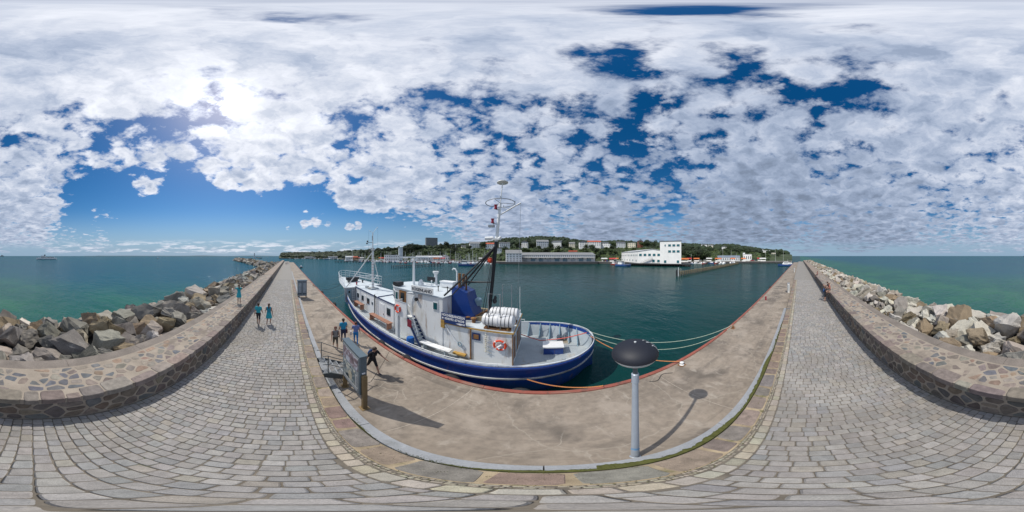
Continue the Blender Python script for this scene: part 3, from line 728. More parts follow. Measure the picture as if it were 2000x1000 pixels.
for side in (-1, 1):
    b.loft([[Vector((s[0]*.985-.02, CY+side*max(s[1]-.07, 0), s[3]-.005)), Vector((s[0]*.985-.02, CY+side*max(hb(s, dz(s))-.10, 0), dz(s))) ] for s in ST if s[0] > -17.1], closed=False)
b.build('inner_bulwark', M_bulw, ship, smooth=True)
b = MB()
for side in (-1, 1):
    b.loft([[Vector((s[0]*.982-.03, CY+side*max(s[1]-.085, 0), s[3]-.01)), Vector((s[0]*.982-.03, CY+side*max(hb(s, s[3]-.22)-.075, 0), s[3]-.24))] for s in ST if s[0] > -1.3], closed=False)
b.build('inner_blue_band', M_blue, ship, smooth=True)
b = MB()
b.loft([[Vector((s[0]*.985-.02, CY-max(hb(s, dz(s))-.09, .0), dz(s)+.003)), Vector((s[0]*.985-.02, CY, dz(s)+.03)), Vector((s[0]*.985-.02, CY+max(hb(s, dz(s))-.09, .0), dz(s)+.003))] for s in ST if s[0] > -17.1], closed=False)
b.build('deck', M_deck, ship, smooth=True)
gun = [Vector((s[0], CY-s[1], s[3]+.015)) for s in reversed(ST) if s[0] > -17.2]+[Vector((s[0], CY+s[1], s[3]+.015)) for s in ST if s[0] > -17.2]
b = MB(); b.loft([[p+Vector((0, 0, .03)), p+(Vector((min(p.x, 0)*0+p.x*.0, CY-p.y, 0)).normalized()*.075 if abs(p.y-CY) > .3 else Vector((-.075, 0, 0)))+Vector((0, 0, .03)), p+(Vector((0, CY-p.y, 0)).normalized()*.075 if abs(p.y-CY) > .3 else Vector((-.075, 0, 0)))+Vector((0, 0, -.03)), p+Vector((0, 0, -.03))] for p in gun])
b.build('cap_rail', pm('cap_rail_paint', (.50, .53, .56), .6, .15, 3, stain=[((.38, .22, .08), .60, 1.5), ((.05, .09, .25), .58, .8)]), ship)
b = MB()
for sd in (-1, 1): b.tube([p+Vector((0, 0, .17)) for p in gun if p.x < -1.0 and (p.y-CY)*sd > 0], .018, 5)
for k, p in enumerate(gun):
    if k % 3 == 0 and p.x < -1.0: b.tube([p, p+Vector((0, 0, .17))], .014, 5)
b.build('hand_rail', M_clean, ship)
for side in (-1, 1):
    b = MB(); b.loft([[Vector((s[0], CY+side*(hb(s, s[3]-.86+o)+w), s[3]-.86+o)) for w, o in ((-.03, -.06), (.045, -.05), (.045, .05), (-.03, .06))] for s in ST[4:-3]])
    b.build('rubbing_strake', pm('strake_paint', (.55, .54, .50), .6, .15, 3, stain=[((.15, .13, .11), .56, 1.2, (.5, 1, 1))]) if side < 0 else MAT['strake_paint'], ship)
    b = MB(); b.loft([[Vector((s[0], CY+side*(s[1]+w), s[3]-.10+o)) for w, o in ((-.03, -.07), (.05, -.05), (.05, .05), (-.03, .07))] for s in ST[1:-1] if s[0] > -17])
    b.build('gunwale_band', M_blue, ship)
# bulwark stiffeners round the after deck
for si, s in enumerate(ST):
    if -1.3 < s[0] < 2.2 and abs((s[0]*2.2) % 1-.5) < .5 and si % 3 == 1:
        for side in (1, -1):
            bb = s[1]-.12; fl = hb(s, .02)-.14; p = Vector((s[0]*.985-.02, CY+side*bb, s[3]-.06)); q = Vector((s[0]*.985-.12, CY+side*(bb-.42), .02))
            q = Vector((q.x, CY+side*(fl-.34), .03)); MB().slab([p, Vector((p.x, CY+side*fl, .03)), q], (.05, 0, 0)).build('stiffener', M_vent, ship)

# forecastle: flared white bow with an open rail
TOP = catmull([(-16.9, 2.42, 0, 2.25), (-18.3, 2.22, 0, 2.28), (-20.2, 1.88, 0, 2.34), (-22.1, 1.35, 0, 2.42), (-23.5, .75, 0, 2.48), (-24.3, .05, 0, 2.52)], 5)
BOT = [s for s in ST if s[0] <= -16.4]
def resample(A, n):
    A = [np.array(a) for a in A]; t = np.linspace(0, len(A)-1, n); return [A[int(i)]*(1-(i % 1))+A[min(int(i)+1, len(A)-1)]*(i % 1) for i in t]
TP, BT = resample(TOP, 24), resample(BOT, 24)
b = MB()
for side in (-1, 1):
    b.loft([[Vector((q[0], CY+side*q[1], q[3]-.03)), Vector(((q[0]+t[0])/2, CY+side*(q[1]*.58+t[1]*.42+.03), (q[3]+t[3])/2)), Vector((t[0], CY+side*t[1], t[3])), Vector((t[0]+.02, CY+side*max(t[1]-.06, 0), t[3]))] for t, q in zip(TP, BT)], closed=False)
fc = b.build('forecastle', M_clean, ship, smooth=True)
b = MB(); b.loft([[Vector((t[0]+.02, CY-max(t[1]-.03, 0), t[3]-.06)), Vector((t[0]+.02, CY, t[3]-.02)), Vector((t[0]+.02, CY+max(t[1]-.03, 0), t[3]-.06))] for t in TP], closed=False)
b.build('forecastle_deck', M_roof, ship)
for h in (.32, .66, 1.0):
    b = MB(); pts = [Vector((t[0]-.03*h, CY-t[1]-.05*h, t[3]+h)) for t in TP]+[Vector((t[0]-.03*h, CY+t[1]+.05*h, t[3]+h)) for t in reversed(TP)]
    b.tube(pts, .026 if h == 1 else .018, 6); b.build('rail_bar', M_clean, fc)
for k in range(0, 24, 3):
    for side in (-1, 1):
        t = TP[k]; MB().tube([(t[0], CY+side*t[1], t[3]-.02), (t[0]-.03, CY+side*(t[1]+.05), t[3]+1.0)], .02, 6).build('rail_post', M_clean, fc)
b = MB(); b.slab([(-17.0, CY-2.25, .5), (-17.0, CY+2.25, .5), (-17.0, CY+2.4, 2.24), (-17.0, CY-2.4, 2.24)], (-.06, 0, 0)); b.build('forecastle_bulkhead', M_bulw, fc)
bk = MB().box((-16.955, 6.72, 1.35), (.03, .5, 1.3)).build('bulkhead_door', M_vent, fc)
MB().box((-16.93, 6.72, 1.72), (.03, .2, .26)).build('door_window', M_glass, bk)
b = MB()
for k in range(6): b.tube([(-16.88, 7.05, .75+k*.27), (-16.88, 7.38, .75+k*.27)], .015, 5)
for y in (7.05, 7.38): b.tube([(-16.88, y, .55), (-16.88, y, 2.35)], .018, 5)
b.build('ladder', M_clean, fc)
wl = MB(); wl.box((-20.4, CY, 2.62), (.8, 1.3, .45)); wl.tube([(-20.4, CY-.9, 2.75), (-20.4, CY+.9, 2.75)], .2, 12); wl.build('windlass', M_black, fc)
for x, y in ((-19.2, 7.6), (-19.2, 9.5), (-18.0, 8.1)):
    MB().tube([(x, y, 2.28), (x, y, 2.62)], .09, 8).tube([(x-.2, y, 2.55), (x+.2, y, 2.55)], .05, 6).build('mooring_bitt', M_redl if y == 8.1 else M_black, fc)

# forward house
def plan_box(name, plan, z0, z1, mat, parent, slope=0.0):
    b = MB(); n = len(plan)
    vs = [Vector((p[0], p[1], z0)) for p in plan]+[Vector((p[0], p[1], z1+slope*(plan[0][0]-p[0]))) for p in plan]
    b.add(vs, [(i, (i+1) % n, n+(i+1) % n, n+i) for i in range(n)]+[tuple(range(n-1, -1, -1)), tuple(range(n, 2*n))])
    return b.build(name, mat, parent)
def grow(plan, d):
    cx = sum(p[0] for p in plan)/len(plan); cy = sum(p[1] for p in plan)/len(plan); out = []
    for p in plan: v = Vector((p[0]-cx, p[1]-cy)); l = v.length; v = v*((l+d)/l); out.append((cx+v.x, cy+v.y))
    return out
PF = [(-9.35, 7.1), (-16.9, 7.52), (-16.9, 9.75), (-9.35, 10.0)]
fh = plan_box('forward_house', PF, .0, 2.18, M_clean, ship, .012)
rf = plan_box('house_roof', grow(PF, .07), 2.187, 2.235, M_roof, fh, .012)
gp = grow(PF, .07); b = MB(); up = lambda p, z: Vector((p[0], p[1], z+.012*(gp[0][0]-p[0])))
for i in range(4):
    p, q = gp[i], gp[(i+1) % 4]; n = Vector((q[1]-p[1], -(q[0]-p[0]), 0)).normalized()*.03
    if i == 0: n = -n if n.y > 0 else n
    b.slab([up(p, 2.15), up(q, 2.15), up(q, 2.25), up(p, 2.25)], n)
b.build('roof_trim', M_trim, fh)
b = MB(); b.box((-11.6, 8.5, 2.31), (.06, 2.6, .06)); b.build('roof_seam', M_trim, fh)
fy = lambda x: 7.1+(-9.35-x)*.0556                            # near wall of the forward house
def port(x, z, w, h, parent, yy, frame=M_bulw, glass=M_glass, name='window'):
    f = MB().box((x, yy-.012, z), (w+.09, .03, h+.09)).build(name, frame, parent)
    MB().box((x, yy-.032, z), (w, .02, h)).build('pane', glass, f); return f
for x, w, h in ((-16.2, .42, .46), (-14.9, .44, .5), (-13.6, .46, .54), (-10.0, .42, .56)): port(x, 1.42, w, h, fh, fy(x))
for x in (-12.75,): port(x, 1.42, .16, .2, fh, fy(x))
for x in (-14.2, -11.0):
    d = MB().box((x, fy(x)-.015, .98), (.68, .04, 1.72)).build('door', M_clean, fh); MB().box((x+.26, fy(x)-.05, 1.0), (.05, .04, .14)).build('handle', M_grey, d)
MB().tube([(-12.1, fy(-12.1)-.1, .1), (-12.1, fy(-12.1)-.1, 2.42)], .045, 8).build('stove_pipe', M_black, fh)
MB().tube([(-11.75, fy(-11.75)-.05, .1), (-11.75, fy(-11.75)-.05, 2.2)], .03, 6).build('drain_pipe', M_clean, fh)
for x0, x1 in ((-12.1, -9.3), (-15.6, -13.9)):
    b = MB()
    for k in range(4): b.box(((x0+x1)/2, 6.53+k*.11+(-9.35-x0)*.03, .58+dz((x0,))), (x1-x0, .095, .05))
    for x in (x0+.15, x1-.15): b.box((x, 6.7+(-9.35-x0)*.03, .3+dz((x0,))), (.08, .4, .52))
    b.build('deck_bench', M_tan, ship)

# wheelhouse and aft house
PW = [(-5.08, 7.1), (-9.2, 7.1), (-9.95, 7.55), (-10.25, 8.55), (-9.95, 9.6), (-9.2, 10.05), (-5.08, 10.05)]
wh = plan_box('wheelhouse', PW, .0, 3.46, M_white, ship, .02)
wr = plan_box('wheelhouse_roof', grow(PW, .06), 3.467, 3.53, M_roof, wh, .02)
b = MB(); gw = grow(PW, .075); u2 = lambda p, z: Vector((p[0], p[1], z+.02*(gw[0][0]-p[0])))
for i in range(len(gw)):
    p, q = gw[i], gw[(i+1) % len(gw)]; b.slab([u2(p, 3.46), u2(q, 3.46), u2(q, 3.505), u2(p, 3.505)], Vector((q[1]-p[1], p[0]-q[0], 0)).normalized()*.02)
b.build('roof_edge', M_bulw, wh)
port(-5.55, 2.95, .26, .40, wh, 7.09, M_clean, M_teal)
port(-8.95, 3.0, .22, .5, wh, 7.09, M_clean, M_teal)
dr = MB().box((-8.33, 7.085, 2.72), (.70, .04, 1.45)).build('wheelhouse_door', M_wood, wh)
MB().box((-8.33, 7.06, 3.05), (.36, .02, .5)).build('door_window', M_glass, dr)
b = MB(); b.tube([(-7.75, 6.95, 1.9), (-7.75, 6.95, 3.3), (-7.7, 6.95, 3.42), (-7.55, 6.98, 3.46), (-7.2, 7.05, 3.46)], .035, 8); b.build('curved_pipe', M_clean, wh)
for i in range(4):                                            # front windows of the bridge
    p, q = PW[1+i], PW[2+i]; a, c = Vector((*p, 0)), Vector((*q, 0)); m = (a+c)/2; t = (c-a).normalized(); n = Vector((t.y, -t.x, 0)); n = -n if n.x > 0 else n
    f = MB().slab([m-t*.42+n*.01+Z*2.7, m+t*.42+n*.01+Z*2.7, m+t*.42+n*.01+Z*3.3, m-t*.42+n*.01+Z*3.3], n*.03).build('window', M_bulw, wh)
    MB().slab([m-t*.37+n*.045+Z*2.75, m+t*.37+n*.045+Z*2.75, m+t*.37+n*.045+Z*3.25, m-t*.37+n*.045+Z*3.25], n*.012).build('pane', M_glass, f)
# bridge wing with dodger, pillar and ladder
wg = MB().box((-7.75, 6.79, 1.87), (1.1, .60, .06)).build('bridge_wing', M_clean, ship)
MB().box((-7.75, 6.47, 2.38), (1.12, .04, 1.0)).build('dodger', M_clean, wg)
MB().box((-8.32, 6.78, 2.38), (.04, .58, 1.0)).build('dodger_front', M_clean, wg)
MB().tube([(-8.32, 6.45, 2.9), (-7.18, 6.45, 2.9), (-7.18, 6.45, 1.85)], .025, 6).build('dodger_rail', M_bulw, wg)
MB().box((-8.2, 6.56, .93), (.24, .2, 1.84)).build('pillar', M_clean, wg)
b = MB(); A_, B_ = Vector((-7.22, 6.5, 1.95)), Vector((-6.12, 6.5, .1))
for y in (6.5, 7.02): b.slab([(A_.x-.09, y, A_.z), (A_.x+.09, y, A_.z), (B_.x+.09, y, B_.z), (B_.x-.09, y, B_.z)], (0, .035, 0))
stl = b.build('companion_ladder', M_trim, ship)
for k in range(8):
    p = A_.lerp(B_, (k+.6)/8.4); MB().box((p.x+.02, 6.775, p.z), (.19, .48, .03)).build('tread', pm('ladder_tread', (.42, .45, .45), .7, .15) if k == 0 else MAT['ladder_tread'], stl)
MB().tube([(-7.15, 6.47, 2.85), (-6.95, 6.47, 2.75), (-6.35, 6.47, 1.25), (-6.3, 6.47, 1.0)], .028, 6).build('hand_rail', M_clean, stl)
MB().box((-6.98, 6.455, 1.62), (.34, .03, .5)).build('life_jacket_bag', pm('red_bag', (.20, .012, .03), .7, .3, 6), stl)

PA = [(-1.38, 7.13), (-5.07, 7.13), (-5.07, 9.95), (-1.38, 9.95)]
ah = plan_box('aft_house', PA, .0, 2.07, M_white, ship)
plan_box('aft_roof', grow(PA[:1]+PA[1:2]+PA[2:], .04), 2.077, 2.12, M_roof, ah)
b = MB(); b.box((-3.2, 7.075, 2.06), (3.76, .03, .07)); b.box((-1.325, 8.54, 2.06), (.03, 2.9, .07)); b.build('rust_streaked_edge', M_yel, ah)
b = MB(); b.box((-3.42, 7.10, 1.05), (.06, .05, 2.05)); b.build('corner_post', M_rust, ah)
b = MB(); b.box((-1.37, 7.12, 1.0), (.05, .06, 1.98)); b.build('corner_post', M_rust, ah)
w_ = MB().box((-3.12, 7.10, 1.62), (.42, .04, .42)).build('window', M_trim, ah); MB().box((-3.12, 7.075, 1.62), (.26, .02, .26)).build('pane', M_wood, w_)
for y, h in ((7.45, 1.5), (8.2, 1.35), (8.75, 1.35), (9.45, 1.35)):
    f = MB().box((-1.365, y, 1.08), (.04, .42, h)).build('window', M_bulw, ah); MB().box((-1.34, y, 1.08), (.03, .28, h-.14)).build('pane', M_rust if y < 9 else M_glass, f)
b = MB()
for k in range(9): b.ball((-2.62+.02*math.sin(k*2), 7.05, 1.85-k*.13), (.05, .04, .045), 8, 5)
b.tube([(-2.62, 7.06, 2.1), (-2.62, 7.06, .7)], .012, 5)
for k in range(4): b.tube([(-2.75, 7.06, 1.6-k*.26), (-2.35, 7.08, 1.5-k*.26)], .012, 5)
b.build('float_line', pm('cork_float', (.52, .50, .42), .8, .15), ah)
MB().slab([(-5.0, 7.06, 1.95), (-4.9, 7.06, 1.95), (-3.75, 7.06, .5), (-3.85, 7.06, .5)], (0, .05, 0)).build('diagonal_brace', M_clean, ah)
MB().box((-5.02, 7.05, 2.0), (.22, .1, .5)).build('lantern_bracket', M_yel, ah)
b = MB(); b.box((-4.0, 7.04, .26), (.7, .22, .1)); b.build('step_block', M_yel, ah)
b = MB()
for k in range(14): a = k*.9; b.tube([(-4.0+.09*math.cos(a)*(1+k*.03), 7.06, .95+.13*math.sin(a)), (-4.0+.09*math.cos(a+1.2)*(1+k*.03), 7.05, .93+.15*math.sin(a+1.2))], .02, 5)
b.build('rope_coil', M_vent, ah)

# name board and phone board
nb = MB().box((-6.5, 6.985, 3.79), (1.74, .03, .36)).build('name_board', M_signw, ship)
text('RÜGENLAND', 1.55, .235, Matrix.Translation((-6.5, 6.966, 3.795)) @ FACE_Y, M_btext, 'lettering', nb, .02)
MB().box((-6.5, 7.02, 3.70), (1.5, .03, .4)).build('board_bracket', M_bulw, nb)
sb = MB().box((-4.38, 7.03, 2.40), (1.46, .03, .60)).build('phone_board', M_signb, ship)
text('HOCHSEEANGELN', 1.36, .15, Matrix.Translation((-4.38, 7.012, 2.585)) @ FACE_Y, M_wtext, 'lettering', sb, .035)
text('✆ 038392 674638' if False else '038392 674638', 1.16, .14, Matrix.Translation((-4.30, 7.012, 2.385)) @ FACE_Y, M_wtext, 'lettering', sb, .03)
b = MB(); b.lathe((0, 0, 0), [(.055, -.005), (.055, .005)], 12); 
for v in range(len(b.v)): p = b.v[v]; b.v[v] = (-5.0+p[0], 7.012+p[2], 2.385+p[1])
b.build('phone_mark', M_wtext, sb)
b = MB(); b.slab([(-4.2, 7.008, 2.20), (-3.95, 7.008, 2.25), (-3.78, 7.008, 2.22), (-3.70, 7.008, 2.27), (-3.70, 7.008, 2.15), (-3.78, 7.008, 2.19), (-3.95, 7.008, 2.14)], (0, .01, 0)); b.build('fish_emblem', M_wtext, sb)

# blue funnel casing with exhausts
fn = MB(); pf = [(-5.06, 2.11), (-5.06, 3.98), (-4.85, 4.0), (-4.1, 3.72), (-3.92, 3.1), (-3.62, 2.35), (-3.45, 2.11)]
fn.slab([(p[0], 7.98, p[1]) for p in pf], (0, 1.15, 0)); fn = fn.build('funnel_casing', M_blue, ship)
for x, y, r, h in ((-4.72, 8.3, .085, 4.78), (-4.35, 8.45, .055, 4.7), (-4.72, 8.8, .085, 4.7)):
    MB().tube([(x, y, 3.6), (x, y, h)], r, 10).build('exhaust_pipe', M_rust, fn)
MB().lathe((-3.95, 9.05, 2.11), [(.17, 0), (.17, .62), (.32, .66), (.33, 1.02), (.28, 1.08), (.02, 1.1)], 18).build('mushroom_vent', M_vent, ship, smooth=True)
MB().lathe((-3.55, 7.75, 2.11), [(.10, 0), (.10, .2), (.16, .22), (.16, .3), (.02, .33)], 12).build('deck_vent', M_rust, ship)
b = MB(); b.tube([(-4.7, 7.5, 2.2), (-3.6, 8.2, 2.35), (-2.9, 8.6, 2.75)], .055, 6); b.build('boom', M_rust, ship)
b = MB(); b.box((-3.9, 8.9, 2.24), (2.2, 1.7, .22)); b.build('roof_hatch', pm('stained_hatch', (.32, .26, .16), .8, .25, 2, .2, 20), ah)

# roof fittings of the wheelhouse
rd = MB(); rd.tube([(-8.8, 8.6, 3.55), (-8.8, 8.6, 5.45)], .10, 10, .085); rd.box((-8.8, 8.6, 5.52), (.34, .34, .2)); rd = rd.build('radar_pylon', M_clean, ship)
MB().box((-8.8, 8.6, 5.71), (2.1, .12, .09), rz=R(45)).build('radar_scanner', M_clean, rd)
MB().box((-8.35, 8.9, 3.72), (.3, .3, .2)).ball((-8.35, 8.9, 3.9), .14, 10, 6).build('radome', M_clean, wh)
MB().lathe((-7.6, 9.75, 3.52), [(.17, 0), (.12, .15), (.12, .85), (.24, 1.05), (.24, 1.12), (.02, 1.13)], 14).build('roof_vent', M_clean, wh)
bx = MB().box((-6.35, 9.55, 3.78), (1.05, .5, .34)).build('raft_box', M_clean, wh); MB().box((-6.35, 9.55, 3.985), (1.12, .56, .06)).build('lid', M_clean, bx)
b = MB(); b.tube([(-5.75, 9.75, 3.5), (-5.75, 9.75, 4.7), (-5.85, 9.75, 4.88), (-6.02, 9.75, 4.92), (-6.12, 9.75, 4.82)], .05, 8); b.build('bent_vent_pipe', M_clean, wh)
MB().box((-7.95, 9.6, 4.02), (.75, .04, .34)).build('solar_panel', M_black, wh)
MB().box((-9.2, 7.42, 3.80), (.5, .6, .26)).build('navigation_light_board', M_black, wh)
for x, y, h in ((-7.0, 8.0, .35), (-6.2, 8.2, .3), (-7.4, 9.0, .45), (-5.7, 8.5, .25)):
    MB().tube([(x, y, 3.5), (x, y, 3.55+h)], .025, 6).ball((x, y, 3.55+h), .06, 8, 5).build('roof_fitting', M_clean if h > .3 else M_black, wh)

# foremast: tripod with ladder and aerials
fm = MB(); fm.tube([(-14.95, 8.6, 2.3), (-14.95, 8.6, 6.3)], .13, 10, .11); fm.tube([(-14.95, 8.6, 6.3), (-14.95, 8.6, 8.3)], .06, 8, .045); fm = fm.build('foremast', M_clean, ship)
MB().tube([(-15.05, 8.6, 6.2), (-17.1, 6.45, 2.3)], .05, 8).build('mast_leg', M_clean, fm)
MB().tube([(-15.05, 8.6, 6.2), (-17.1, 10.85, 2.3)], .05, 8).build('mast_leg', M_clean, fm)
MB().tube([(-16.4, 7.15, 3.55), (-16.4, 10.1, 3.55)], .035, 6).tube([(-16.4, 10.1, 3.55), (-14.95, 8.6, 3.1)], .03, 6).tube([(-16.4, 7.15, 3.55), (-14.95, 8.6, 3.4)], .03, 6).build('cross_brace', M_clean, fm)
b = MB(); b.box((-14.95, 8.6, 6.45), (.34, .34, .1)); b.box((-15.2, 8.45, 6.6), (.3, .12, .1)); b.build('mast_head', M_clean, fm)
MB().tube([(-15.0, 8.6, 7.25), (-15.45, 8.3, 7.25)], .025, 5).build('lamp_arm', M_black, fm)
for p_, r_ in (((-15.5, 8.25, 7.38), .10), ((-15.55, 8.22, 7.16), .10), ((-15.25, 8.4, 6.25), .13)): MB().ball(p_, r_, 8, 5).build('mast_lamp', M_black, fm)
MB().tube([(-14.98, 8.56, 7.45), (-14.98, 8.56, 7.95)], .04, 6).build('horn', M_black, fm)
b = MB(); b.tube([(-14.95, 8.6, 8.25), (-14.6, 9.0, 8.9)], .022, 5); b.tube([(-14.95, 8.6, 8.25), (-15.25, 8.3, 8.55)], .018, 5); b.build('whip_aerial', M_clean, fm)
for k in range(12): MB().tube([(-14.8, 8.38, 2.5+k*.3), (-14.8, 8.72, 2.5+k*.3)], .014, 4).build('rung', M_tan, fm)
b = MB(); b.box((-14.9, 8.55, 2.37), (1.0, .9, .12)); b.box((-15.5, 8.2, 2.42), (.3, .3, .25)); b.build('mast_step', M_deck, fm)
for q in ((-15.3, 8.3, 8.5), (-14.6, 9.0, 8.85)): MB().tube([q, (q[0]+.1, q[1]-.1, 5.0)], .006, 4).build('aerial_wire', M_rope_d, fm)

# main mast, leaning a little aft
def mm(z): t = (z-2.1)/8.0; return Vector((-3.02+.82*t, 8.55, z))
ma = MB(); ma.tube([mm(2.1), mm(6.6)], .10, 10, .095); ma = ma.build('main_mast', M_black, ship)
MB().tube([mm(6.6), mm(8.75)], .095, 10, .07).tube([mm(8.75), mm(10.05)], .03, 6).build('mast_top', M_clean, ma)
b = MB(); c = mm(8.78)
b.tube([c+Vector((.8*math.cos(a), .8*math.sin(a), 0)) for a in [2*math.pi*i/28 for i in range(29)]], .022, 5)
for a in (.4, 2.5, 4.6): b.tube([c, c+Vector((.8*math.cos(a), .8*math.sin(a), 0))], .016, 5)
for a in (.2, 1.6, 3.3, 5.0): b.tube([c+Vector((.8*math.cos(a), .8*math.sin(a), 0)), c+Vector((.8*math.cos(a), .8*math.sin(a), .12))], .02, 5)
b.build('aerial_ring', M_grey, ma)
MB().lathe(mm(10.05), [(.02, -.02), (.31, .0), (.30, .05), (.02, .09)], 22).build('dish', M_signw, ma)
for z, s in ((8.42, -.18), (7.62, -.28)):
    p = mm(z)+Vector((s, -.12, 0)); l = MB().lathe(p, [(.10, 0), (.10, .03), (.075, .04), (.075, .2), (.10, .21), (.10, .24)], 12).build('signal_lantern', M_redl, ma)
    MB().tube([mm(z-.06), p+Vector((0, 0, -.03))], .025, 5).build('bracket', M_grey, l)
p = mm(7.45)+Vector((-.33, -.12, 0)); MB().box(p, (.32, .22, .12)).build('flood_light', M_grey, ma)
b = MB(); p = mm(6.72); b.box(p, (.42, .36, .08)); b.tube([p+Vector((-.62, -.1, .06)), p+Vector((-.15, -.1, .06))], .095, 10); b.tube([p, p+Vector((.28, -.1, .1))], .06, 6); b.build('mast_crosstree', M_clean, ma)
b = MB(); b.tube([mm(8.05), mm(8.05)+Vector((1.25, -.35, .55))], .035, 6); b.tube([mm(8.6), mm(8.05)+Vector((.6, -.17, .26))], .012, 4); b.build('gaff', M_clean, ma)
e_ = mm(8.05)+Vector((1.25, -.35, .55)); MB().tube([e_, e_+Vector((-.1, .1, -2.6)), (-1.55, 9.4, 2.2)], .008, 4).build('halyard', M_grey, ma)
b = MB(); q = mm(6.35)
for t, r in (((-5.05, 7.2, 3.62), .055), ((-4.55, 8.2, 4.0), .04), ((-4.5, 9.0, 4.0), .04), ((-4.75, 7.5, 3.6), .035)): b.tube([q, t], r, 6)
b.tube([(-4.62, 8.25, 4.25), mm(4.35)], .035, 6); b.tube([(-4.62, 8.25, 4.25), (-4.55, 9.0, 4.22)], .03, 6); b.tube([(-4.55, 9.0, 4.22), mm(4.35)], .03, 6)
for o in (-.14, -.24): b.tube([mm(6.3)+Vector((o*.3, -.1, 0)), mm(2.6)+Vector((o*1.4, -.2, 0))], .018, 5)
b.build('derrick_stays', M_black, ma)
MB().ball(mm(3.3)+Vector((.28, -.12, 0)), (.13, .1, .16), 8, 6).ball(mm(3.5)+Vector((.3, -.12, 0)), (.08, .08, .12), 8, 6).build('fishing_block', M_black, ma)
b = MB(); b.ball(mm(5.55)+Vector((-.3, .2, 0)), (.2, .12, .16), 8, 6).build('orange_float', M_oran, ma)

# life rafts on the aft roof
for k, (y, z, x) in enumerate(((7.42, 2.58, -2.12), (8.32, 2.66, -2.05))):
    t = empty('life_raft', (x, y, 2.12), 0, 'white ribbed life raft canister on the aft roof, %s' % ('nearer the quay' if k == 0 else 'the rear one'), 'life raft', 'life rafts on the cutter')
    prof = [(-.78, .20), (-.70, .31), (-.5, .335), (-.05, .335), (-.04, .355), (.04, .355), (.05, .335), (.5, .335), (.70, .31), (.78, .20)]
    b = MB(); b.loft([[Vector((x+a, y+r*math.cos(q), z+r*math.sin(q))) for q in [2*math.pi*i/20 for i in range(20)]] for a, r in prof]); b.build('canister', M_raft, t, smooth=True)
    for a in (-.56, -.38, -.2, .2, .38, .56):
        s_ = MB(); s_.loft([[Vector((x+a+d, y+r*math.cos(q), z+r*math.sin(q))) for q in [2*math.pi*i/20 for i in range(20)]] for d, r in ((-.012, .33), (-.012, .345), (.012, .345), (.012, .33))]); s_.build('strap', M_black, t)
    MB().box((x, y, 2.17), (1.3, .5, .08)).box((x-.5, y, 2.24), (.08, .56, .12)).box((x+.5, y, 2.24), (.08, .56, .12)).build('cradle', M_rust, t)
for y in (7.2, 9.88):
    b = MB(); b.tube([(-2.55, y, 2.1), (-2.55, y, 4.0), (-1.97, y, 4.0), (-1.97, y, 2.1)], .024, 6); b.tube([(-2.55, y, 2.35), (-1.97, y, 2.35)], .02, 5); b.build('davit_frame', M_grey, ship)
b = MB(); b.tube([(-1.45, 9.85, 2.1), (-1.45, 9.85, 3.9)], .012, 4).build('whip_aerial', M_clean, ship)
b = MB(); b.tube([(-1.42, 7.2, 2.38), (-1.42, 9.88, 2.38)], .02, 5)
for y in (7.2, 8.1, 9.0, 9.88): b.tube([(-1.42, y, 2.1), (-1.42, y, 2.38)], .018, 5)
b.build('aft_roof_rail', M_clean, ah)

# lifebuoys, barrel, benches, box
def buoy(c, r, label):
    t = empty('lifebuoy', c, 0, label, 'lifebuoy', 'lifebuoys on the cutter'); b = MB(); n = 24; rings = []
    for i in range(n):
        a = 2*math.pi*i/n; o = Vector((math.cos(a), 0, math.sin(a)))
        rings.append([o*(r+.055*math.cos(q))+Vector((0, .05*math.sin(q), 0)) for q in [2*math.pi*j/8 for j in range(8)]])
    rings.append(rings[0]); b.loft(rings, caps=False); b.build('ring', M_oran, t, smooth=True, local=True)
    for k in range(4):
        a0 = math.pi/4+k*math.pi/2; bb = MB()
        bb.loft([[Vector((math.cos(a), 0, math.sin(a)))*(r+.061*math.cos(q))+Vector((0, .056*math.sin(q), 0)) for q in [2*math.pi*j/8 for j in range(8)]] for a in (a0-.10, a0, a0+.10)]); bb.build('band', M_wtext, t, local=True)
    return t
bu = buoy((-1.95, 7.045, 1.33), .27, 'orange lifebuoy hung on the aft house wall under the life rafts')
MB().tube([(-.1, -.03, -.12), (.1, -.03, .05)], .05, 8).ball((-.02, -.04, -.16), .06, 8, 5).build('buoy_light', M_wtext, bu, local=True)
buoy((-8.02, 6.40, 2.36), .24, 'orange lifebuoy on the dodger of the bridge wing beside the wooden door')
t = MB().lathe((-7.0, 6.55, .02), [(.20, 0), (.235, .1), (.24, .3), (.22, .31), (.24, .33), (.235, .52), (.20, .58), (.02, .59)], 18).build('barrel', M_barrel, smooth=True); tag(t, 'blue plastic barrel at the foot of the companion ladder on deck', 'barrel')
t = empty('plank_bench', (-5.3, 6.75, 0), 0, 'white plank bench along the wheelhouse side on the cutter deck', 'bench')
MB().box((-5.3, 6.74, .52), (1.95, .36, .05)).build('seat', M_clean, t)
for x in (-6.0, -4.6): MB().box((x, 6.74, .25), (.07, .3, .48)).build('leg', M_bulw, t)
t = empty('deck_box', (.5, 8.7, 0), 0, 'blue deck box with white lid standing on the after deck', 'box')
MB().box((.5, 8.68, .25), (1.02, .66, .5)).build('body', M_blue, t); MB().box((.5, 8.68, .54), (1.1, .74, .07)).build('lid', M_signw, t)
b = MB(); b.tube([(-1.3, 9.3, .9), (-.2, 9.2, .55), (1.2, 9.1, .75), (2.35, 8.7, 1.22)], .028, 6); tag(b.build('mooring_line', pm('red_rope', (.52, .11, .09), .85, .2, 20)), 'red mooring line led across the after deck of the cutter', 'rope')
for y in (7.25, 10.1): MB().tube([(.9, y, 0), (.9, y, .5)], .09, 8).tube([(1.3, y, 0), (1.3, y, .5)], .09, 8).tube([(.75, y, .35), (1.45, y, .35)], .05, 6).build('bollard', M_deck, ship)
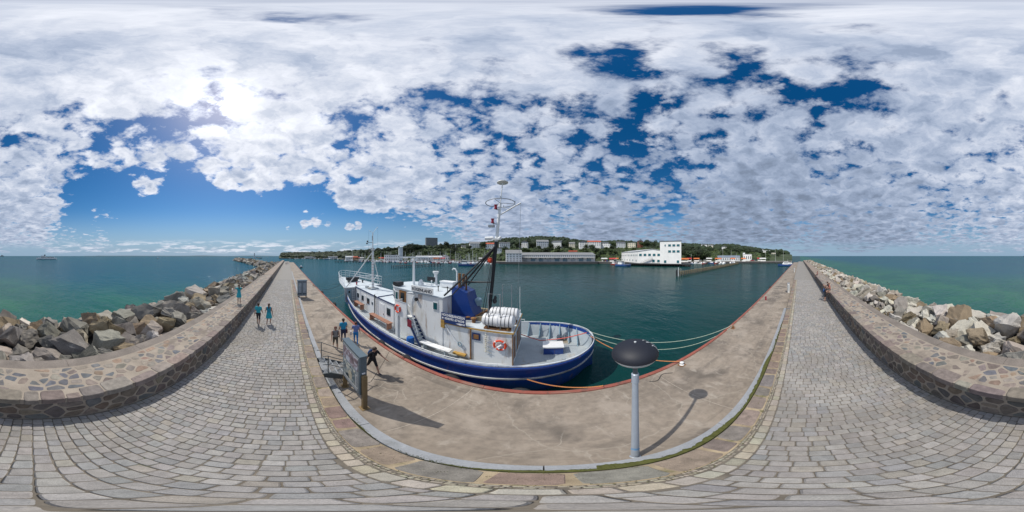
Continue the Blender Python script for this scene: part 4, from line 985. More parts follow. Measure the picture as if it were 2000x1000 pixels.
b = MB(); b.tube([(-7.0, 7.09, 3.1), (-7.0, 6.98, 3.1)], .11, 14); b.build('search_light', M_black, wh)
# ------------------------------------------------------------------ furniture of the quay
M_pole = pm('lamp_pole_paint', (.37, .42, .49), .4, .06, 3, metal=.2)
M_dome = pm('lamp_dome', (.013, .015, .024), .6, .2, 3)
M_diff = pm('lamp_diffuser', (.50, .52, .53), .4, .05)
M_board = pm('board_housing', (.085, .12, .145), .45, .08, 2)
M_postw = pm('board_post', (.20, .135, .06), .7, .2, 5, stretch=(1, 1, .2))
M_dark = pm('painted_iron', (.10, .115, .12), .5, .15, 4)

# mushroom lamp
LP = Vector((1.10, 1.75, 0))
lamp = empty('lamp_post', LP, 0, 'grey lamp post with black mushroom head standing at the kerb', 'lamp')
MB().lathe(LP, [(.062, 0), (.058, .25), (.042, 3.9)], 18).build('pole', M_pole, lamp, smooth=True)
MB().lathe(LP+Z*3.78, [(.05, 0), (.05, .2), (.038, .21)], 18).build('collar', M_pole, lamp, smooth=True)
MB().lathe(LP+Z*3.98, [(.032, 0), (.032, .32)], 12).build('neck', M_dark, lamp)
el_ = lambda a: (.30*math.cos(a), .19*math.sin(a))
hd = MB().lathe(LP+Z*4.40, [(el_(R(a))[0], el_(R(a))[1]) for a in (-7, -2, 5, 15, 28, 42, 56, 70, 82, 88)], 40).build('dome', M_dome, lamp, smooth=True)
MB().lathe(LP+Z*4.40, [(el_(R(a))[0]*.975, el_(R(a))[1]*.99) for a in (-85, -65, -45, -30, -18, -6.5)], 40).build('diffuser', M_diff, lamp, smooth=True)
MB().lathe(LP+Z*4.588, [(.016, 0), (.016, .015), (.003, .02)], 10).build('finial', M_diff, hd)
for k, (az, a0, a1, wd) in enumerate(((-18, 62, 6, .010), (8, 66, 16, .007), (-36, 46, -6, .012))):
    b = MB(); rr = []
    for i in range(9):
        a = R(a0+(a1-a0)*i/8); q = R(az+4*math.sin(i)); r, h = el_(a); r += .003; h += .003 if h > 0 else 0; w_ = wd*(1.6 if i < 2 else 1)*(.7+.4*math.sin(i*2.1+k))
        c = LP+Vector((r*math.cos(q), r*math.sin(q), 4.40+h)); t = Vector((-math.sin(q), math.cos(q), 0)); rr.append([c-t*w_, c+t*w_])
    b.loft(rr, closed=False); b.build('bird_streak', M_diff, hd, fix=False)
st_ = MB().lathe(LP+Z*.72, [(.0565, 0), (.0555, .16)], 18).build('sticker_band', pm('blue_sticker', (.10, .27, .50), .6, .1, 8, stain=[((.45, .5, .55), .5, 60, (.2, .2, 2))]), lamp)
MB().lathe(LP, [(.075, 0), (.075, .012), (.063, .02)], 16).build('base_plate', M_pole, lamp)

def print_material(name, seed, c0, c1, c2):
    m = bpy.data.materials.new(name); m.use_nodes = True; nt = m.node_tree; N = nt.nodes.new; L = nt.links.new; b = nt.nodes['Principled BSDF']; b.inputs['Roughness'].default_value = .35
    tc = N('ShaderNodeTexCoord'); mp = N('ShaderNodeMapping'); mp.inputs['Location'].default_value = (seed, 0, seed*2); L(tc.outputs['Object'], mp.inputs[0])
    n = N('ShaderNodeTexNoise'); n.inputs['Scale'].default_value = 4.5; n.inputs['Detail'].default_value = 6; n.inputs['Distortion'].default_value = .8; L(mp.outputs[0], n.inputs['Vector'])
    cr = N('ShaderNodeValToRGB'); e = cr.color_ramp.elements; e[0].position = .36; e[0].color = (*c0, 1); e[1].position = .64; e[1].color = (*c2, 1); q = e.new(.5); q.color = (*c1, 1)
    L(n.outputs['Fac'], cr.inputs[0]); L(cr.outputs[0], b.inputs['Base Color']); return m
M_pr1 = print_material('printed_photo', 3, (.02, .03, .04), (.12, .17, .20), (.45, .43, .36))
M_pr2 = print_material('printed_photo_header', 8, (.05, .035, .05), (.20, .14, .17), (.42, .44, .50))
M_txt = pm('printed_text', (.33, .34, .34), .5, .25, 60, stretch=(.3, 1, 3))
def info_board(x0, label, y0=1.95, rz=0.0):
    t = empty('info_board', (x0, y0, 0), rz, label, 'info board')
    MB().box((-.65, 0, 1.76), (1.36, .20, 1.84)).build('housing', M_board, t, local=True)
    MB().box((-.65, 0, 2.70), (1.40, .24, .04)).build('top_cap', M_board, t, local=True)
    f = MB().box((-.65, -.107, 1.76), (1.22, .012, 1.68)).build('panel', pm('board_panel', (.22, .24, .25), .4, .1) if 'board_panel' not in MAT else MAT['board_panel'], t, local=True)
    MB().box((-.65, -.118, 2.27), (1.12, .008, .52)).build('picture', M_pr2, f, local=True)
    MB().box((-.74, -.118, 1.52), (.94, .008, .72)).build('picture', M_pr1, f, local=True)
    MB().box((-.22, -.118, 1.45), (.14, .008, .6)).build('text_block', M_txt, f, local=True)
    MB().box((-.65, -.118, 1.04), (1.1, .008, .16)).build('text_block', M_txt, f, local=True)
    MB().ball((-.62, -.12, 1.44), (.16, .006, .26), 10, 6).build('picture_figure', pm('print_cream', (.42, .38, .29), .5, .2, 8) if 'print_cream' not in MAT else MAT['print_cream'], f, local=True)
    for x in (.085, -1.385):
        MB().box((x, 0, .95), (.11, .13, 1.9)).build('post', M_postw, t, local=True)
        MB().box((x, 0, .012), (.26, .24, .024)).build('foot_plate', M_postw, t, local=True)
    MB().box((.036, 0, 1.98), (.012, .1, .06)).build('plaque', M_wtext, t, local=True)
    return t
info_board(-3.92, 'grey info board with faded photographs beside the iron steps')
t = empty('info_board', (-22.2, 1.95, 0), 0, 'closed grey-blue display box standing far along the quay beyond the bow', 'info board')
MB().box((0, 0, 1.35), (.55, 1.25, 2.1)).build('housing', pm('display_box', (.26, .31, .35), .45, .08, 2), t, local=True); MB().box((0, 0, 2.44), (.66, 1.36, .09)).build('top_cap', M_board, t, local=True)
for y in (-.32, .32):
    f = MB().box((.285, y, 1.4), (.03, .54, 1.75)).build('door', M_board, t, local=True); MB().box((.305, y, 1.45), (.02, .44, 1.45)).build('pane', pm('display_pane', (.30, .36, .40), .2, .2, 3) if 'display_pane' not in MAT else MAT['display_pane'], f, local=True)
for y in (-.55, .55): MB().box((0, y, .16), (.4, .1, .32)).build('foot', M_postw, t, local=True)

# iron steps from the path down to the quay
sp = empty('iron_steps', (-6.2, 1.25, 0), 0, 'short iron stairway with handrails from the cobbled path down to the quay', 'steps')
for x in (-6.82, -5.58):
    MB().slab([(x, 1.22, .80), (x, 1.22, .58), (x, 2.62, -.0), (x, 2.78, -.0), (x, 2.78, .12), (x, 1.5, .80)], (.035, 0, 0)).build('stringer', M_dark, sp)
for k in range(5):
    y = 1.40+k*.27; z = .78-.155*k
    tr = MB()
    for j in range(7): tr.box((-6.2, y-.1+j*.034, z), (1.2, .012, .035))
    tr.box((-6.2, y+.125, z), (1.2, .02, .05)); tr.build('tread', M_grey, sp)
for x in (-6.80, -5.60):
    for y, z in ((1.42, .78), (2.5, .12)): MB().tube([(x, y, z), (x, y, z+.95)], .02, 8).build('rail_post', M_dark, sp)
    for h in (.95, .5): MB().tube([(x, 1.22, .78+h), (x, 1.42, .78+h), (x, 2.5, .12+h), (x, 2.7, .10+h)], .018, 8).build('hand_rail', M_dark, sp)

# power pedestals, hydrant, bollards, fenders
def pedestal(x, y, label, h=1.35):
    t = empty('power_pedestal', (x, y, 0), 0, label, 'pedestal', 'power pedestals on the quay')
    MB().box((0, 0, h/2), (.42, .34, h)).build('cabinet', M_signw, t, local=True); MB().box((0, 0, h+.03), (.48, .4, .06)).build('cap', M_grey, t, local=True)
    MB().box((-.216, 0, h*.55), (.012, .24, h*.6)).build('door', M_diff, t, local=True)
    MB().tube([(-.45, .1, 0), (-.45, .1, h*.8), (-.4, .1, h*.9), (-.22, .1, h*.9)], .03, 6).build('cable_pipe', M_grey, t, local=True)
    return t
pedestal(25.4, 1.75, 'white power pedestal on the quay, nearest to the lamp', 1.5)
pedestal(58, 1.9, 'white power pedestal far along the quay near the blue motor boat', 1.5)
t = empty('hydrant', (20.6, 4.35, 0), 0, 'small red hydrant near the quay edge', 'hydrant')
MB().lathe((0, 0, 0), [(.14, 0), (.14, .05), (.09, .07), (.09, .34), (.12, .36), (.10, .46), (.02, .5)], 12).build('body', M_redl, t, local=True)
MB().tube([(-.18, 0, .26), (.18, 0, .26)], .05, 8).build('outlet', M_redl, t, local=True)
def bollard(x, label, m=None):
    t = empty('mooring_bollard', (x, 4.86, 0), 0, label, 'bollard', 'mooring bollards on the quay edge')
    MB().lathe((0, 0, 0), [(.11, 0), (.11, .03), (.07, .05), (.06, .13), (.10, .16), (.10, .20), (.06, .23), (.01, .24)], 16).build('post', m or M_signw, t, local=True, smooth=True)
    MB().box((0, 0, .012), (.30, .26, .03)).build('base_plate', M_rust, t, local=True); return t
bollard(5.5, 'white mooring bollard on the red quay edge, nearest to the lamp')
bollard(11.2, 'mooring bollard holding the two pale green lines', M_rust)
bollard(-31.0, 'rusty mooring bollard ahead of the bow of the cutter', M_rust)
def tyre(x, z, label):
    b = MB(); n = 20; rings = []
    for i in range(n):
        a = 2*math.pi*i/n; o = Vector((math.cos(a), 0, math.sin(a))); rings.append([o*(.36+.13*math.cos(q))+Vector((0, .13*math.sin(q), 0)) for q in [2*math.pi*j/8 for j in range(8)]])
    rings.append(rings[0]); b.loft(rings, caps=False); o = b.build('tyre_fender', M_rub, smooth=True); o.location = (x, E1+.17, z)
    MB().tube([(0, -.12, .38), (0, -.30, .45-z*0)], .015, 5).build('hanging_rope', M_rope_d, o, local=True)
    return tag(o, label, 'tyre', 'tyre fenders on the quay wall')
for x, z, l in ((-.75, -.42, 'black tyre fender hanging between quay and stern of the cutter'), (-8.3, -.3, 'black tyre fender squeezed between quay and midships of the cutter'), (-6.0, -.3, 'black tyre fender below the companion ladder of the cutter'), (-3.4, -.36, 'black tyre fender below the phone board of the cutter'), (-18.2, -.2, 'black tyre fender hanging under the bow of the cutter'), (-25, -.2, 'black tyre fender on the bare quay wall ahead of the bow'), (29, -.2, 'black tyre fender on the quay wall beyond the hydrant')): tyre(x, z, l)

def rope(name, a, b_, sag, r, mat, label, cat='rope'):
    a, b_ = Vector(a), Vector(b_); b = MB()
    b.tube([a.lerp(b_, i/16)-Z*(sag*4*(i/16)*(1-i/16)) for i in range(17)], r, 6); return tag(b.build(name, mat), label, cat)
rope('mooring_line', (2.42, 8.2, 1.22), (5.5, 4.95, .22), .3, .024, M_rope_o, 'orange mooring line from the stern to the quay bollard behind the lamp')
rope('mooring_line', (2.40, 8.95, 1.24), (11.2, 4.92, .28), .62, .020, M_rope_g, 'pale green mooring line from the stern, the upper of two')
rope('mooring_line', (2.40, 8.5, 1.2), (11.2, 4.88, .2), 1.0, .020, M_rope_g, 'pale green mooring line from the stern, the slacker lower one')
rope('mooring_line', (-.6, 5.80, .30), (2.0, 5.22, .09), .16, .028, M_rope_o, 'orange mooring line from the hull to the quay edge below the stern')
rope('mooring_line', (-20.3, 6.75, 2.0), (-31.0, 4.95, .25), .8, .022, M_rope_d, 'dark mooring line from the bow to the quay')
rope('mooring_line', (-18.6, 6.8, 1.2), (-22.5, 5.0, .1), .5, .018, M_rope_g, 'pale mooring line hanging from the bow flare')
rope('cable', (-7.1, 5.1, .02), (-5.2, 2.9, .01), 0, .006, M_rope_d, 'thin dark cable lying across the concrete from the quay edge', 'cable')
b = MB()
for k in range(14): b.tube([(3.6+k*.08, 4.75-.12*math.sin(k*.5), .015), (3.68+k*.08, 4.75-.12*math.sin((k+1)*.5), .015)], .016, 5)
tag(b.build('loose_rope', M_rope_d), 'loose dark rope lying on the concrete behind the lamp', 'rope')

# ------------------------------------------------------------------ people
CL = {}
def cloth(c, rough=.85):
    k = tuple(round(x, 3) for x in c)
    if k not in CL: CL[k] = pm('fabric_%d' % len(CL), c, rough, .15, 9, .25, 40)
    return CL[k]
M_skin = pm('skin', (.42, .235, .165), .55, .06, 12)
def capsule(b, a, c, ra, rc, n=10):
    a, c = Vector(a), Vector(c); ax = (c-a); l = ax.length; ax = ax.normalized() if l > 1e-6 else Z
    rings = [b.ring(a-ax*ra*.9, ax, ra*.42, n), b.ring(a-ax*ra*.5, ax, ra*.86, n), b.ring(a, ax, ra, n), b.ring(c, ax, rc, n), b.ring(c+ax*rc*.5, ax, rc*.86, n), b.ring(c+ax*rc*.9, ax, rc*.42, n)]
    b.loft(rings)
def person(label, loc, rz, h=1.70, legs=((14, 6), (-12, 18)), arms=((-12, 8, 15), (12, 8, 18)), lean=2, shirt=(.1, .1, .1), low=(.05, .05, .06), shin=None, shoe=(.05, .05, .05), hair=(.05, .03, .02), long_hair=False, sleeve=True, dress=None, backpack=None, bag=None, sit=False, head_turn=0, group='people walking on the pier', bare=False):
    root = empty('person', loc, rz, label, 'person', group)
    up = Vector((0, math.sin(R(lean)), math.cos(R(lean)))); P = Vector((0, 0, .53*h)); segs = []
    def seg(a, c, ra, rc, t): segs.append((Vector(a), Vector(c), ra*h, rc*h, t))
    hands = []; ank = []
    for s, (sw, kn) in zip((-1, 1), legs):
        hip = P+Vector((s*.050*h, 0, -.01*h)); d = Vector((0, math.sin(R(sw)), -math.cos(R(sw)))); k = hip+d*.245*h
        d2 = Vector((0, math.sin(R(sw-kn)), -math.cos(R(sw-kn)))); a = k+d2*.235*h
        seg(hip, k, .050, .034, 'thigh'); seg(k, a, .033, .021, 'shin'); f = Vector((0, math.cos(R((sw-kn)*.5)), math.sin(R((sw-kn)*.5))))
        seg(a+f*-.012*h-Z*.018*h, a+f*.085*h-Z*.024*h, .022, .018, 'foot'); ank.append(a.z-.045*h)
    seg(P+Vector((-.042*h, 0, .0)), P+Vector((.042*h, 0, .0)), .062, .062, 'hip')
    for s in (-1, 1):
        seg(P+Vector((s*.028*h, 0, .03*h)), P+up*.14*h+Vector((s*.034*h, 0, 0)), .054, .052, 'torso'); seg(P+up*.14*h+Vector((s*.034*h, 0, 0)), P+up*.245*h+Vector((s*.048*h, 0, 0)), .055, .052, 'torso')
    seg(P+up*.268*h+Vector((-.082*h, 0, 0)), P+up*.268*h+Vector((.082*h, 0, 0)), .036, .036, 'torso')
    nk = P+up*.275*h; hc = P+up*.385*h+Vector((0, .012*h, 0))
    seg(nk, nk+up*.07*h, .032, .029, 'neck'); seg(hc-up*.012*h, hc+up*.018*h, .046, .050, 'head'); seg(hc-up*.03*h+Vector((0, .018*h, 0)), hc-up*.036*h+Vector((0, .02*h, 0)), .034, .03, 'head')
    q = Matrix.Rotation(R(head_turn), 3, 'Z'); nose = q @ Vector((0, .054*h, 0)); seg(hc+nose-up*.002*h, hc+nose*1.10-up*.014*h, .009, .010, 'head')
    for s, (sw, ab, eb) in zip((-1, 1), arms):
        sh = P+up*.262*h+Vector((s*.103*h, 0, 0)); D = lambda a: Vector((s*math.sin(R(ab)), math.sin(R(a))*math.cos(R(ab)), -math.cos(R(a))*math.cos(R(ab))))
        e = sh+D(sw+lean)*.172*h; w_ = e+D(sw+lean+eb)*.148*h; hd_ = w_+D(sw+lean+eb)*.05*h
        seg(sh, e, .034, .026, 'uarm'); seg(e, w_, .025, .018, 'farm'); seg(w_+D(sw+lean+eb)*.012*h, hd_, .019, .018, 'hand'); hands.append((w_, hd_, D(sw+lean+eb+25), s))
    b = MB()
    for a, c, ra, rc, t in segs: capsule(b, a, c, ra, rc, 12)
    o = b.build('body_source', M_skin, local=True)
    m = o.modifiers.new('r', 'REMESH'); m.mode = 'VOXEL'; m.voxel_size = .0155*h; m2 = o.modifiers.new('s', 'SMOOTH'); m2.factor = .5; m2.iterations = 4
    bpy.context.view_layer.update()
    me = bpy.data.meshes.new_from_object(o.evaluated_get(bpy.context.evaluated_depsgraph_get())); bpy.data.objects.remove(o)
    bm = bmesh.new(); bm.from_mesh(me)
    fb = MB()
    for w_, hd_, d, s in hands:                                            # five fingers on each hand
        ax = (hd_-w_).normalized(); side = Vector((0, 1, 0)) if abs(ax.y) < .8 else Vector((0, 0, 1)); side = (side-ax*side.dot(ax)).normalized()
        for k in range(4):
            r0 = hd_+side*(.011*h*(1.5-k)); l = (.034, .042, .040, .030)[k]*h; m_ = r0+ax*l*.55; capsule(fb, r0, m_, .0052*h, .0048*h, 6); capsule(fb, m_, m_+(ax+d*.5).normalized()*l*.5, .0048*h, .004*h, 6)
        t0 = w_.lerp(hd_, .35)+side*.017*h; capsule(fb, t0, t0+(ax+side*.9).normalized()*.035*h, .0062*h, .005*h, 6)
    nb_ = len(bm.faces); vs = [bm.verts.new(v) for v in fb.v]
    for f in fb.f: bm.faces.new([vs[i] for i in f])
    bmesh.ops.recalc_face_normals(bm, faces=bm.faces); bm.faces.ensure_lookup_table()
    names = ['skin', 'shirt', 'low', 'shin', 'shoe']; mats = [M_skin, cloth(shirt), cloth(low), cloth(shin) if shin else M_skin, cloth(shoe)]
    tagm = {'head': 0, 'neck': 0, 'hand': 0, 'torso': 1, 'uarm': 1 if sleeve else 0, 'farm': 1 if sleeve == 'long' else 0, 'hip': 2, 'thigh': 2 if not bare else 0, 'shin': 3, 'foot': 4}
    S = [(a, c, c-a, max((c-a).length_squared, 1e-9), (ra+rc)/2, ra, rc, t) for a, c, ra, rc, t in segs]
    for i, f in enumerate(bm.faces):
        f.smooth = True
        if i >= nb_: f.material_index = 0; continue
        p = f.calc_center_median(); best = 1e9; bt = None; bu = 0
        for a, c, ac, l2, rm, ra, rc, t in S:
            u = min(1, max(0, (p-a).dot(ac)/l2)); d = (p-(a+ac*u)).length-(ra+(rc-ra)*u)
            if d < best: best, bt, bu = d, t, u
        k = tagm[bt]
        if bt == 'uarm' and sleeve is True and bu > .62: k = 0
        if bt == 'torso' and p.z < P.z+.035*h: k = 2
        f.material_index = k
    dz_ = 0 if sit else -min(ank)
    if sit: dz_ = -(P.z-.062*h)
    bmesh.ops.translate(bm, verts=bm.verts, vec=(0, 0, dz_)); me.materials.clear()
    for m in mats: me.materials.append(m)
    bm.to_mesh(me); bm.free()
    bo = bpy.data.objects.new('body', me); COL.objects.link(bo); bo.parent = root
    O = Z*dz_
    hb_ = MB(); hh = hc+O; hb_.ball(hh+up*.022*h-Vector((0, .012*h, 0)), (.054*h, .060*h, .050*h), 14, 8); hb_.ball(hh-Vector((0, .030*h, .012*h)), (.045*h, .034*h, .045*h), 12, 6)
    if long_hair: capsule(hb_, hh-Vector((0, .040*h, .0)), hh-Vector((0, .052*h, .135*h)), .038*h, .026*h, 10)
    hb_.build('hair', cloth(hair, .6), bo, local=True, smooth=True)
    for s in (-1, 1): MB().ball(hh+q @ Vector((s*.019*h, .047*h, .004*h)), .0065*h, 8, 5).build('eye', M_black, bo, local=True)
    if dress:
        rings = []; b = MB(); wa = P+up*.06*h+O
        for t, rx, ry in ((.0, .078, .062), (-.07, .098, .085), (-.16, .115, .108), (-.27, .135, .125)):
            c = wa+Z*(t*h); rings.append([c+Vector((rx*h*math.cos(a)*(1+.05*math.sin(5*a)), ry*h*math.sin(a)*(1+.05*math.sin(5*a)), 0)) for a in [2*math.pi*i/20 for i in range(20)]])
        b.loft(rings, caps=False); b.build('skirt', cloth(dress), bo, local=True, smooth=True)
    if backpack:
        b = MB(); c = P+up*.17*h+O-Vector((0, .095*h, 0)); b.ball(c, (.085*h, .055*h, .125*h), 14, 8); b.ball(c-Vector((0, .035*h, .05*h)), (.065*h, .035*h, .06*h), 10, 6); bp_ = b.build('backpack', cloth(backpack, .7), bo, local=True, smooth=True)
        for s in (-1, 1):
            b = MB(); b.tube([P+O+up*.27*h+Vector((s*.055*h, -.05*h, 0)), P+O+up*.30*h+Vector((s*.058*h, .0, 0)), P+O+up*.25*h+Vector((s*.06*h, .058*h, 0)), P+O+up*.12*h+Vector((s*.075*h, .045*h, 0)), P+O+up*.10*h+Vector((s*.08*h, -.04*h, 0))], .009*h, 6); b.build('strap', cloth((.03, .03, .035)), bp_, local=True)
    if bag:
        w_, hd_, d, s = hands[bag[1]]; b = MB(); c = hd_+O-Z*.17*h; b.box(c, (.05*h, .15*h, .16*h)); b.tube([c+Vector((0, .05*h, .08*h)), hd_+O, c+Vector((0, -.05*h, .08*h))], .005*h, 5)
        tb = b.build('hand_bag', cloth(bag[0]), bo, local=True)
    return root
TURQ, TEAL = (.03, .36, .42), (.02, .26, .36)
G1 = 'people walking on the pier'
person('man in turquoise T-shirt and black shorts walking away on the cobbled path', (-11.0, -2.0, PATH), R(92), 1.74, ((16, 4), (-14, 20)), ((-14, 9, 18), (14, 9, 20)), shirt=TURQ, low=(.02, .02, .025), shoe=(.04, .04, .05))
person('woman in turquoise dress with long hair walking away on the cobbled path', (-11.2, -1.3, PATH), R(86), 1.66, ((-14, 20), (15, 4)), ((12, 14, 25), (-16, 12, 15)), shirt=TEAL, low=TEAL, dress=TURQ, sleeve=False, long_hair=True, hair=(.11, .05, .03), shoe=(.3, .25, .2), bare=True)
person('woman in turquoise dress standing on the parapet wall with arms raised', (-12.5, -3.85, WTOP), R(125), 1.62, ((3, 2), (-3, 4)), ((60, 42, 105), (60, 42, 105)), shirt=TURQ, low=TURQ, dress=TURQ, long_hair=True, hair=(.12, .06, .03), shoe=(.25, .2, .15), bare=True, group='people on the parapet wall')
person('woman in grey top, khaki shorts and backpack walking along the quay towards the steps', (-8.7, 2.62, 0), R(-98), 1.66, ((15, 5), (-13, 20)), ((-10, 9, 22), (12, 9, 20)), shirt=(.26, .25, .24), low=(.10, .09, .07), hair=(.14, .05, .03), sleeve=False, backpack=(.05, .06, .05), shoe=(.30, .29, .28), long_hair=True)
person('man in bright blue shirt and dark jeans standing on the quay with his back turned', (-9.4, 3.34, 0), R(84), 1.80, ((5, 2), (-6, 6)), ((-5, 9, 30), (8, 9, 55)), shirt=(.015, .27, .46), low=(.02, .035, .085), shin=(.02, .035, .085), hair=(.03, .02, .015), bag=((.09, .02, .025), 1))
person('woman in patterned blue top and bright blue leggings carrying a white bag on the quay', (-8.9, 3.95, 0), R(70), 1.66, ((12, 4), (-12, 16)), ((18, 10, 40), (-8, 10, 25)), shirt=(.15, .20, .42), low=(.02, .20, .52), shin=(.02, .20, .52), hair=(.10, .04, .025), long_hair=False, bag=((.55, .50, .52), 0), shoe=(.4, .38, .36), lean=6)
person('small person in grey top half hidden behind the near info board', (-7.05, 2.72, 0), R(100), 1.34, ((4, 3), (-4, 4)), ((6, 8, 10), (-4, 8, 10)), shirt=(.22, .20, .19), low=(.15, .09, .06), hair=(.25, .20, .16))
person('man in black T-shirt and shorts with blue backpack striding past the info board', (-5.86, 3.34, 0), R(-82), 1.78, ((26, 6), (-22, 16)), ((24, 16, 14), (-30, 20, 12)), lean=13, shirt=(.012, .012, .016), low=(.014, .014, .018), backpack=(.012, .05, .16), hair=(.05, .03, .02), shoe=(.03, .03, .06))
person('person with blue backpack standing in front of the parapet by the two sitting people', (17.4, -2.72, PATH), R(160), 1.74, ((4, 3), (-4, 4)), ((25, 10, 50), (25, 10, 50)), lean=7, shirt=(.03, .035, .05), low=(.03, .035, .045), backpack=(.03, .08, .22), hair=(.09, .05, .03), group='people resting at the parapet')
person('person in coral top sitting on the parapet edge behind the standing backpacker', (17.95, -3.36, WTOP+.005), R(10), 1.66, ((82, 84), (78, 76)), ((28, 8, 60), (32, 8, 60)), shirt=(.38, .13, .09), low=(.12, .10, .09), hair=(.16, .07, .04), sit=True, lean=8, group='people resting at the parapet')
person('person in black sitting on the parapet edge next to the one in coral', (18.75, -3.40, WTOP+.005), R(-12), 1.74, ((80, 80), (84, 88)), ((30, 8, 70), (30, 8, 60)), shirt=(.015, .015, .02), low=(.02, .02, .03), shin=(.02, .02, .03), hair=(.08, .04, .03), sit=True, lean=14, group='people resting at the parapet')
person('person in dark red sitting alone on the parapet farther along', (32.6, -3.5, WTOP+.005), R(15), 1.70, ((80, 80), (70, 60)), ((30, 8, 50), (-20, 12, 10)), shirt=(.25, .06, .06), low=(.03, .03, .05), hair=(.12, .06, .04), sit=True, lean=-4, group='people resting at the parapet')
person('far person in dark clothes at the end of the cobbled path', (-88, -.9, PATH), R(90), 1.75, shirt=(.05, .06, .10), low=(.03, .03, .04), group='far walkers at the end of the pier')
person('far person in red top at the end of the cobbled path', (-94, .1, PATH), R(90), 1.68, shirt=(.30, .05, .05), low=(.05, .06, .12), group='far walkers at the end of the pier')
# ------------------------------------------------------------------ the far shore
def table(T):
    xs = [t[0] for t in T]; ys = [t[1] for t in T]; return lambda x: float(np.interp(x, xs, ys))
SHORE = table([(545, 430), (600, 400), (660, 330), (700, 215), (760, 188), (900, 174), (960, 160), (975, 150), (1170, 146), (1195, 140), (1335, 128), (1345, 150), (1440, 152), (1540, 158), (1550, 160)])
TOWN = table([(545, .3), (640, .5), (700, .8), (760, 1.5), (800, 2.2), (860, 2.5), (950, 2.5), (1260, 2.6), (1330, 2.2), (1400, 1.7), (1480, .9), (1535, .5), (1550, .1)])
RIDGE = table([(545, .3), (552, .9), (560, 1.1), (660, 1.2), (720, 1.2), (760, 1.6), (860, 3.4), (900, 4.1), (960, 5.2), (985, 6.3), (1020, 6.6), (1055, 7.0), (1100, 6.6), (1140, 5.4), (1165, 5.1), (1210, 5.5), (1240, 4.9), (1290, 4.6), (1345, 4.4), (1380, 4.0), (1430, 4.2), (1470, 3.1), (1500, 2.0), (1530, 1.5), (1541, 1.1), (1548, .0)])
def ground_z(px, D):
    s = SHORE(px); e = lambda d, a: EYE.z+d*math.tan(R(a))
    return float(np.interp(D, [s-8, s, s+1, s+26, s+112, s+190, 900, 1150], [-4, -3, .55, .75, e(s+112, TOWN(px)), e(s+190, TOWN(px))+1, max(e(900, RIDGE(px)-.35), -1), max(e(900, RIDGE(px)-.35)-30, -3)]))
M_land = pm('far_grass', (.040, .056, .020), .95, .35, .05, stain=[((.13, .11, .065), .66, .05), ((.02, .034, .013), .50, .08)])
M_hquay = pm('harbour_paving', (.26, .24, .21), .9, .15, .2)
M_hwall = pm('harbour_wall', (.055, .055, .055), .85, .3, .6)
pxs = [545+i*6.0 for i in range(168)]; b = MB(); rings = []
for k in range(26):
    ring = []
    for px in pxs:
        s = SHORE(px); D = (s-8, s, s+1, s+26)[k] if k < 4 else s+26+(1150-s-26)*((k-3)/22)**1.5
        p = at(px, D, ground_z(px, D)); p.z += (noise.noise(p*.01)*4 if k > 6 else 0); ring.append(p)
    rings.append(ring)
b.loft(rings, closed=False)
structure(b.build('shore_terrain', M_land, smooth=True))
b = MB(); b.loft([[at(px, SHORE(px)+o, .68 if o > 1 else .60) for px in pxs] for o in (.2, 25.5)], closed=False)
structure(b.build('harbour_quay', M_hquay, fix=False))
b = MB(); b.loft([[at(px, SHORE(px)-.15, z) for px in pxs] for z in (.62, -2)], closed=False)
structure(b.build('harbour_quay_wall', M_hwall, fix=False))

# ---- trees
rnd = random.Random(23)
M_leaf = pm('foliage', (1, 1, 1), .7, .15, .4, attr='Col', random_hue=.32)
M_bark = pm('bark', (.09, .07, .05), .9, .2, 3)
def crown(b, c, r, n, leaf, rnd, base=(.055, .085, .022)):
    lob = [(Vector((rnd.gauss(0, .38), rnd.gauss(0, .38), rnd.uniform(-.35, .5))), rnd.uniform(.38, .62)) for k in range(9)]
    for i in range(n):
        l, lr = rnd.choice(lob); d = Vector((rnd.gauss(0, 1), rnd.gauss(0, 1), rnd.gauss(0, 1))).normalized(); rad = lr*rnd.uniform(.6, 1.06)
        q = l+d*rad; p = Vector((c[0]+q.x*r[0], c[1]+q.y*r[1], c[2]+q.z*r[2]))
        t = Vector((rnd.gauss(0, 1), rnd.gauss(0, 1), rnd.gauss(0, .6))).normalized(); u = d.cross(t).normalized() if d.cross(t).length > .01 else t; v = (d+t*.6).cross(u).normalized()
        s = leaf*rnd.uniform(.6, 1.3); g = rnd.uniform(.65, 1.35); b.col = (base[0]*g, base[1]*g*rnd.uniform(.9, 1.1), base[2]*g, 1)
        b.add([p-u*s-v*s*.6, p+u*s*.9-v*s*.7, p+u*s+v*s*.6, p-u*s*.8+v*s*.8], [(0, 1, 2, 3)])
def tree_kind(h, w, n, base, tall=.5):
    t = empty('tree', (0, 0, 0)); b = MB(); b.tube([(0, 0, -.5), (.1, 0, h*.3), (-.05, .08, h*.62)], h*.03, 7, h*.012)
    for a in range(5): q = a*1.3; b.tube([(0, 0, h*.32), (math.cos(q)*w*.3, math.sin(q)*w*.3, h*(.5+.05*a))], h*.012, 5, h*.005)
    b.build('trunk', M_bark, t, local=True); c = MB(); crown(c, (0, 0, h*.58), (w/1.5, w/1.5, h*.40), n, w*.055, rnd, base); c.build('crown', M_leaf, t, local=True, vcol=True, fix=False); return t
KT = [tree_kind(10, 9, 620, (.040, .064, .017)), tree_kind(12, 9, 700, (.024, .040, .013)), tree_kind(8, 8, 520, (.060, .092, .022)), tree_kind(13, 7, 560, (.030, .048, .015)), tree_kind(6, 7, 420, (.068, .095, .025))]
used = set()
TREEW = ['round mid green', 'broad dark green', 'bright green', 'tall slim dark', 'low bushy light green']
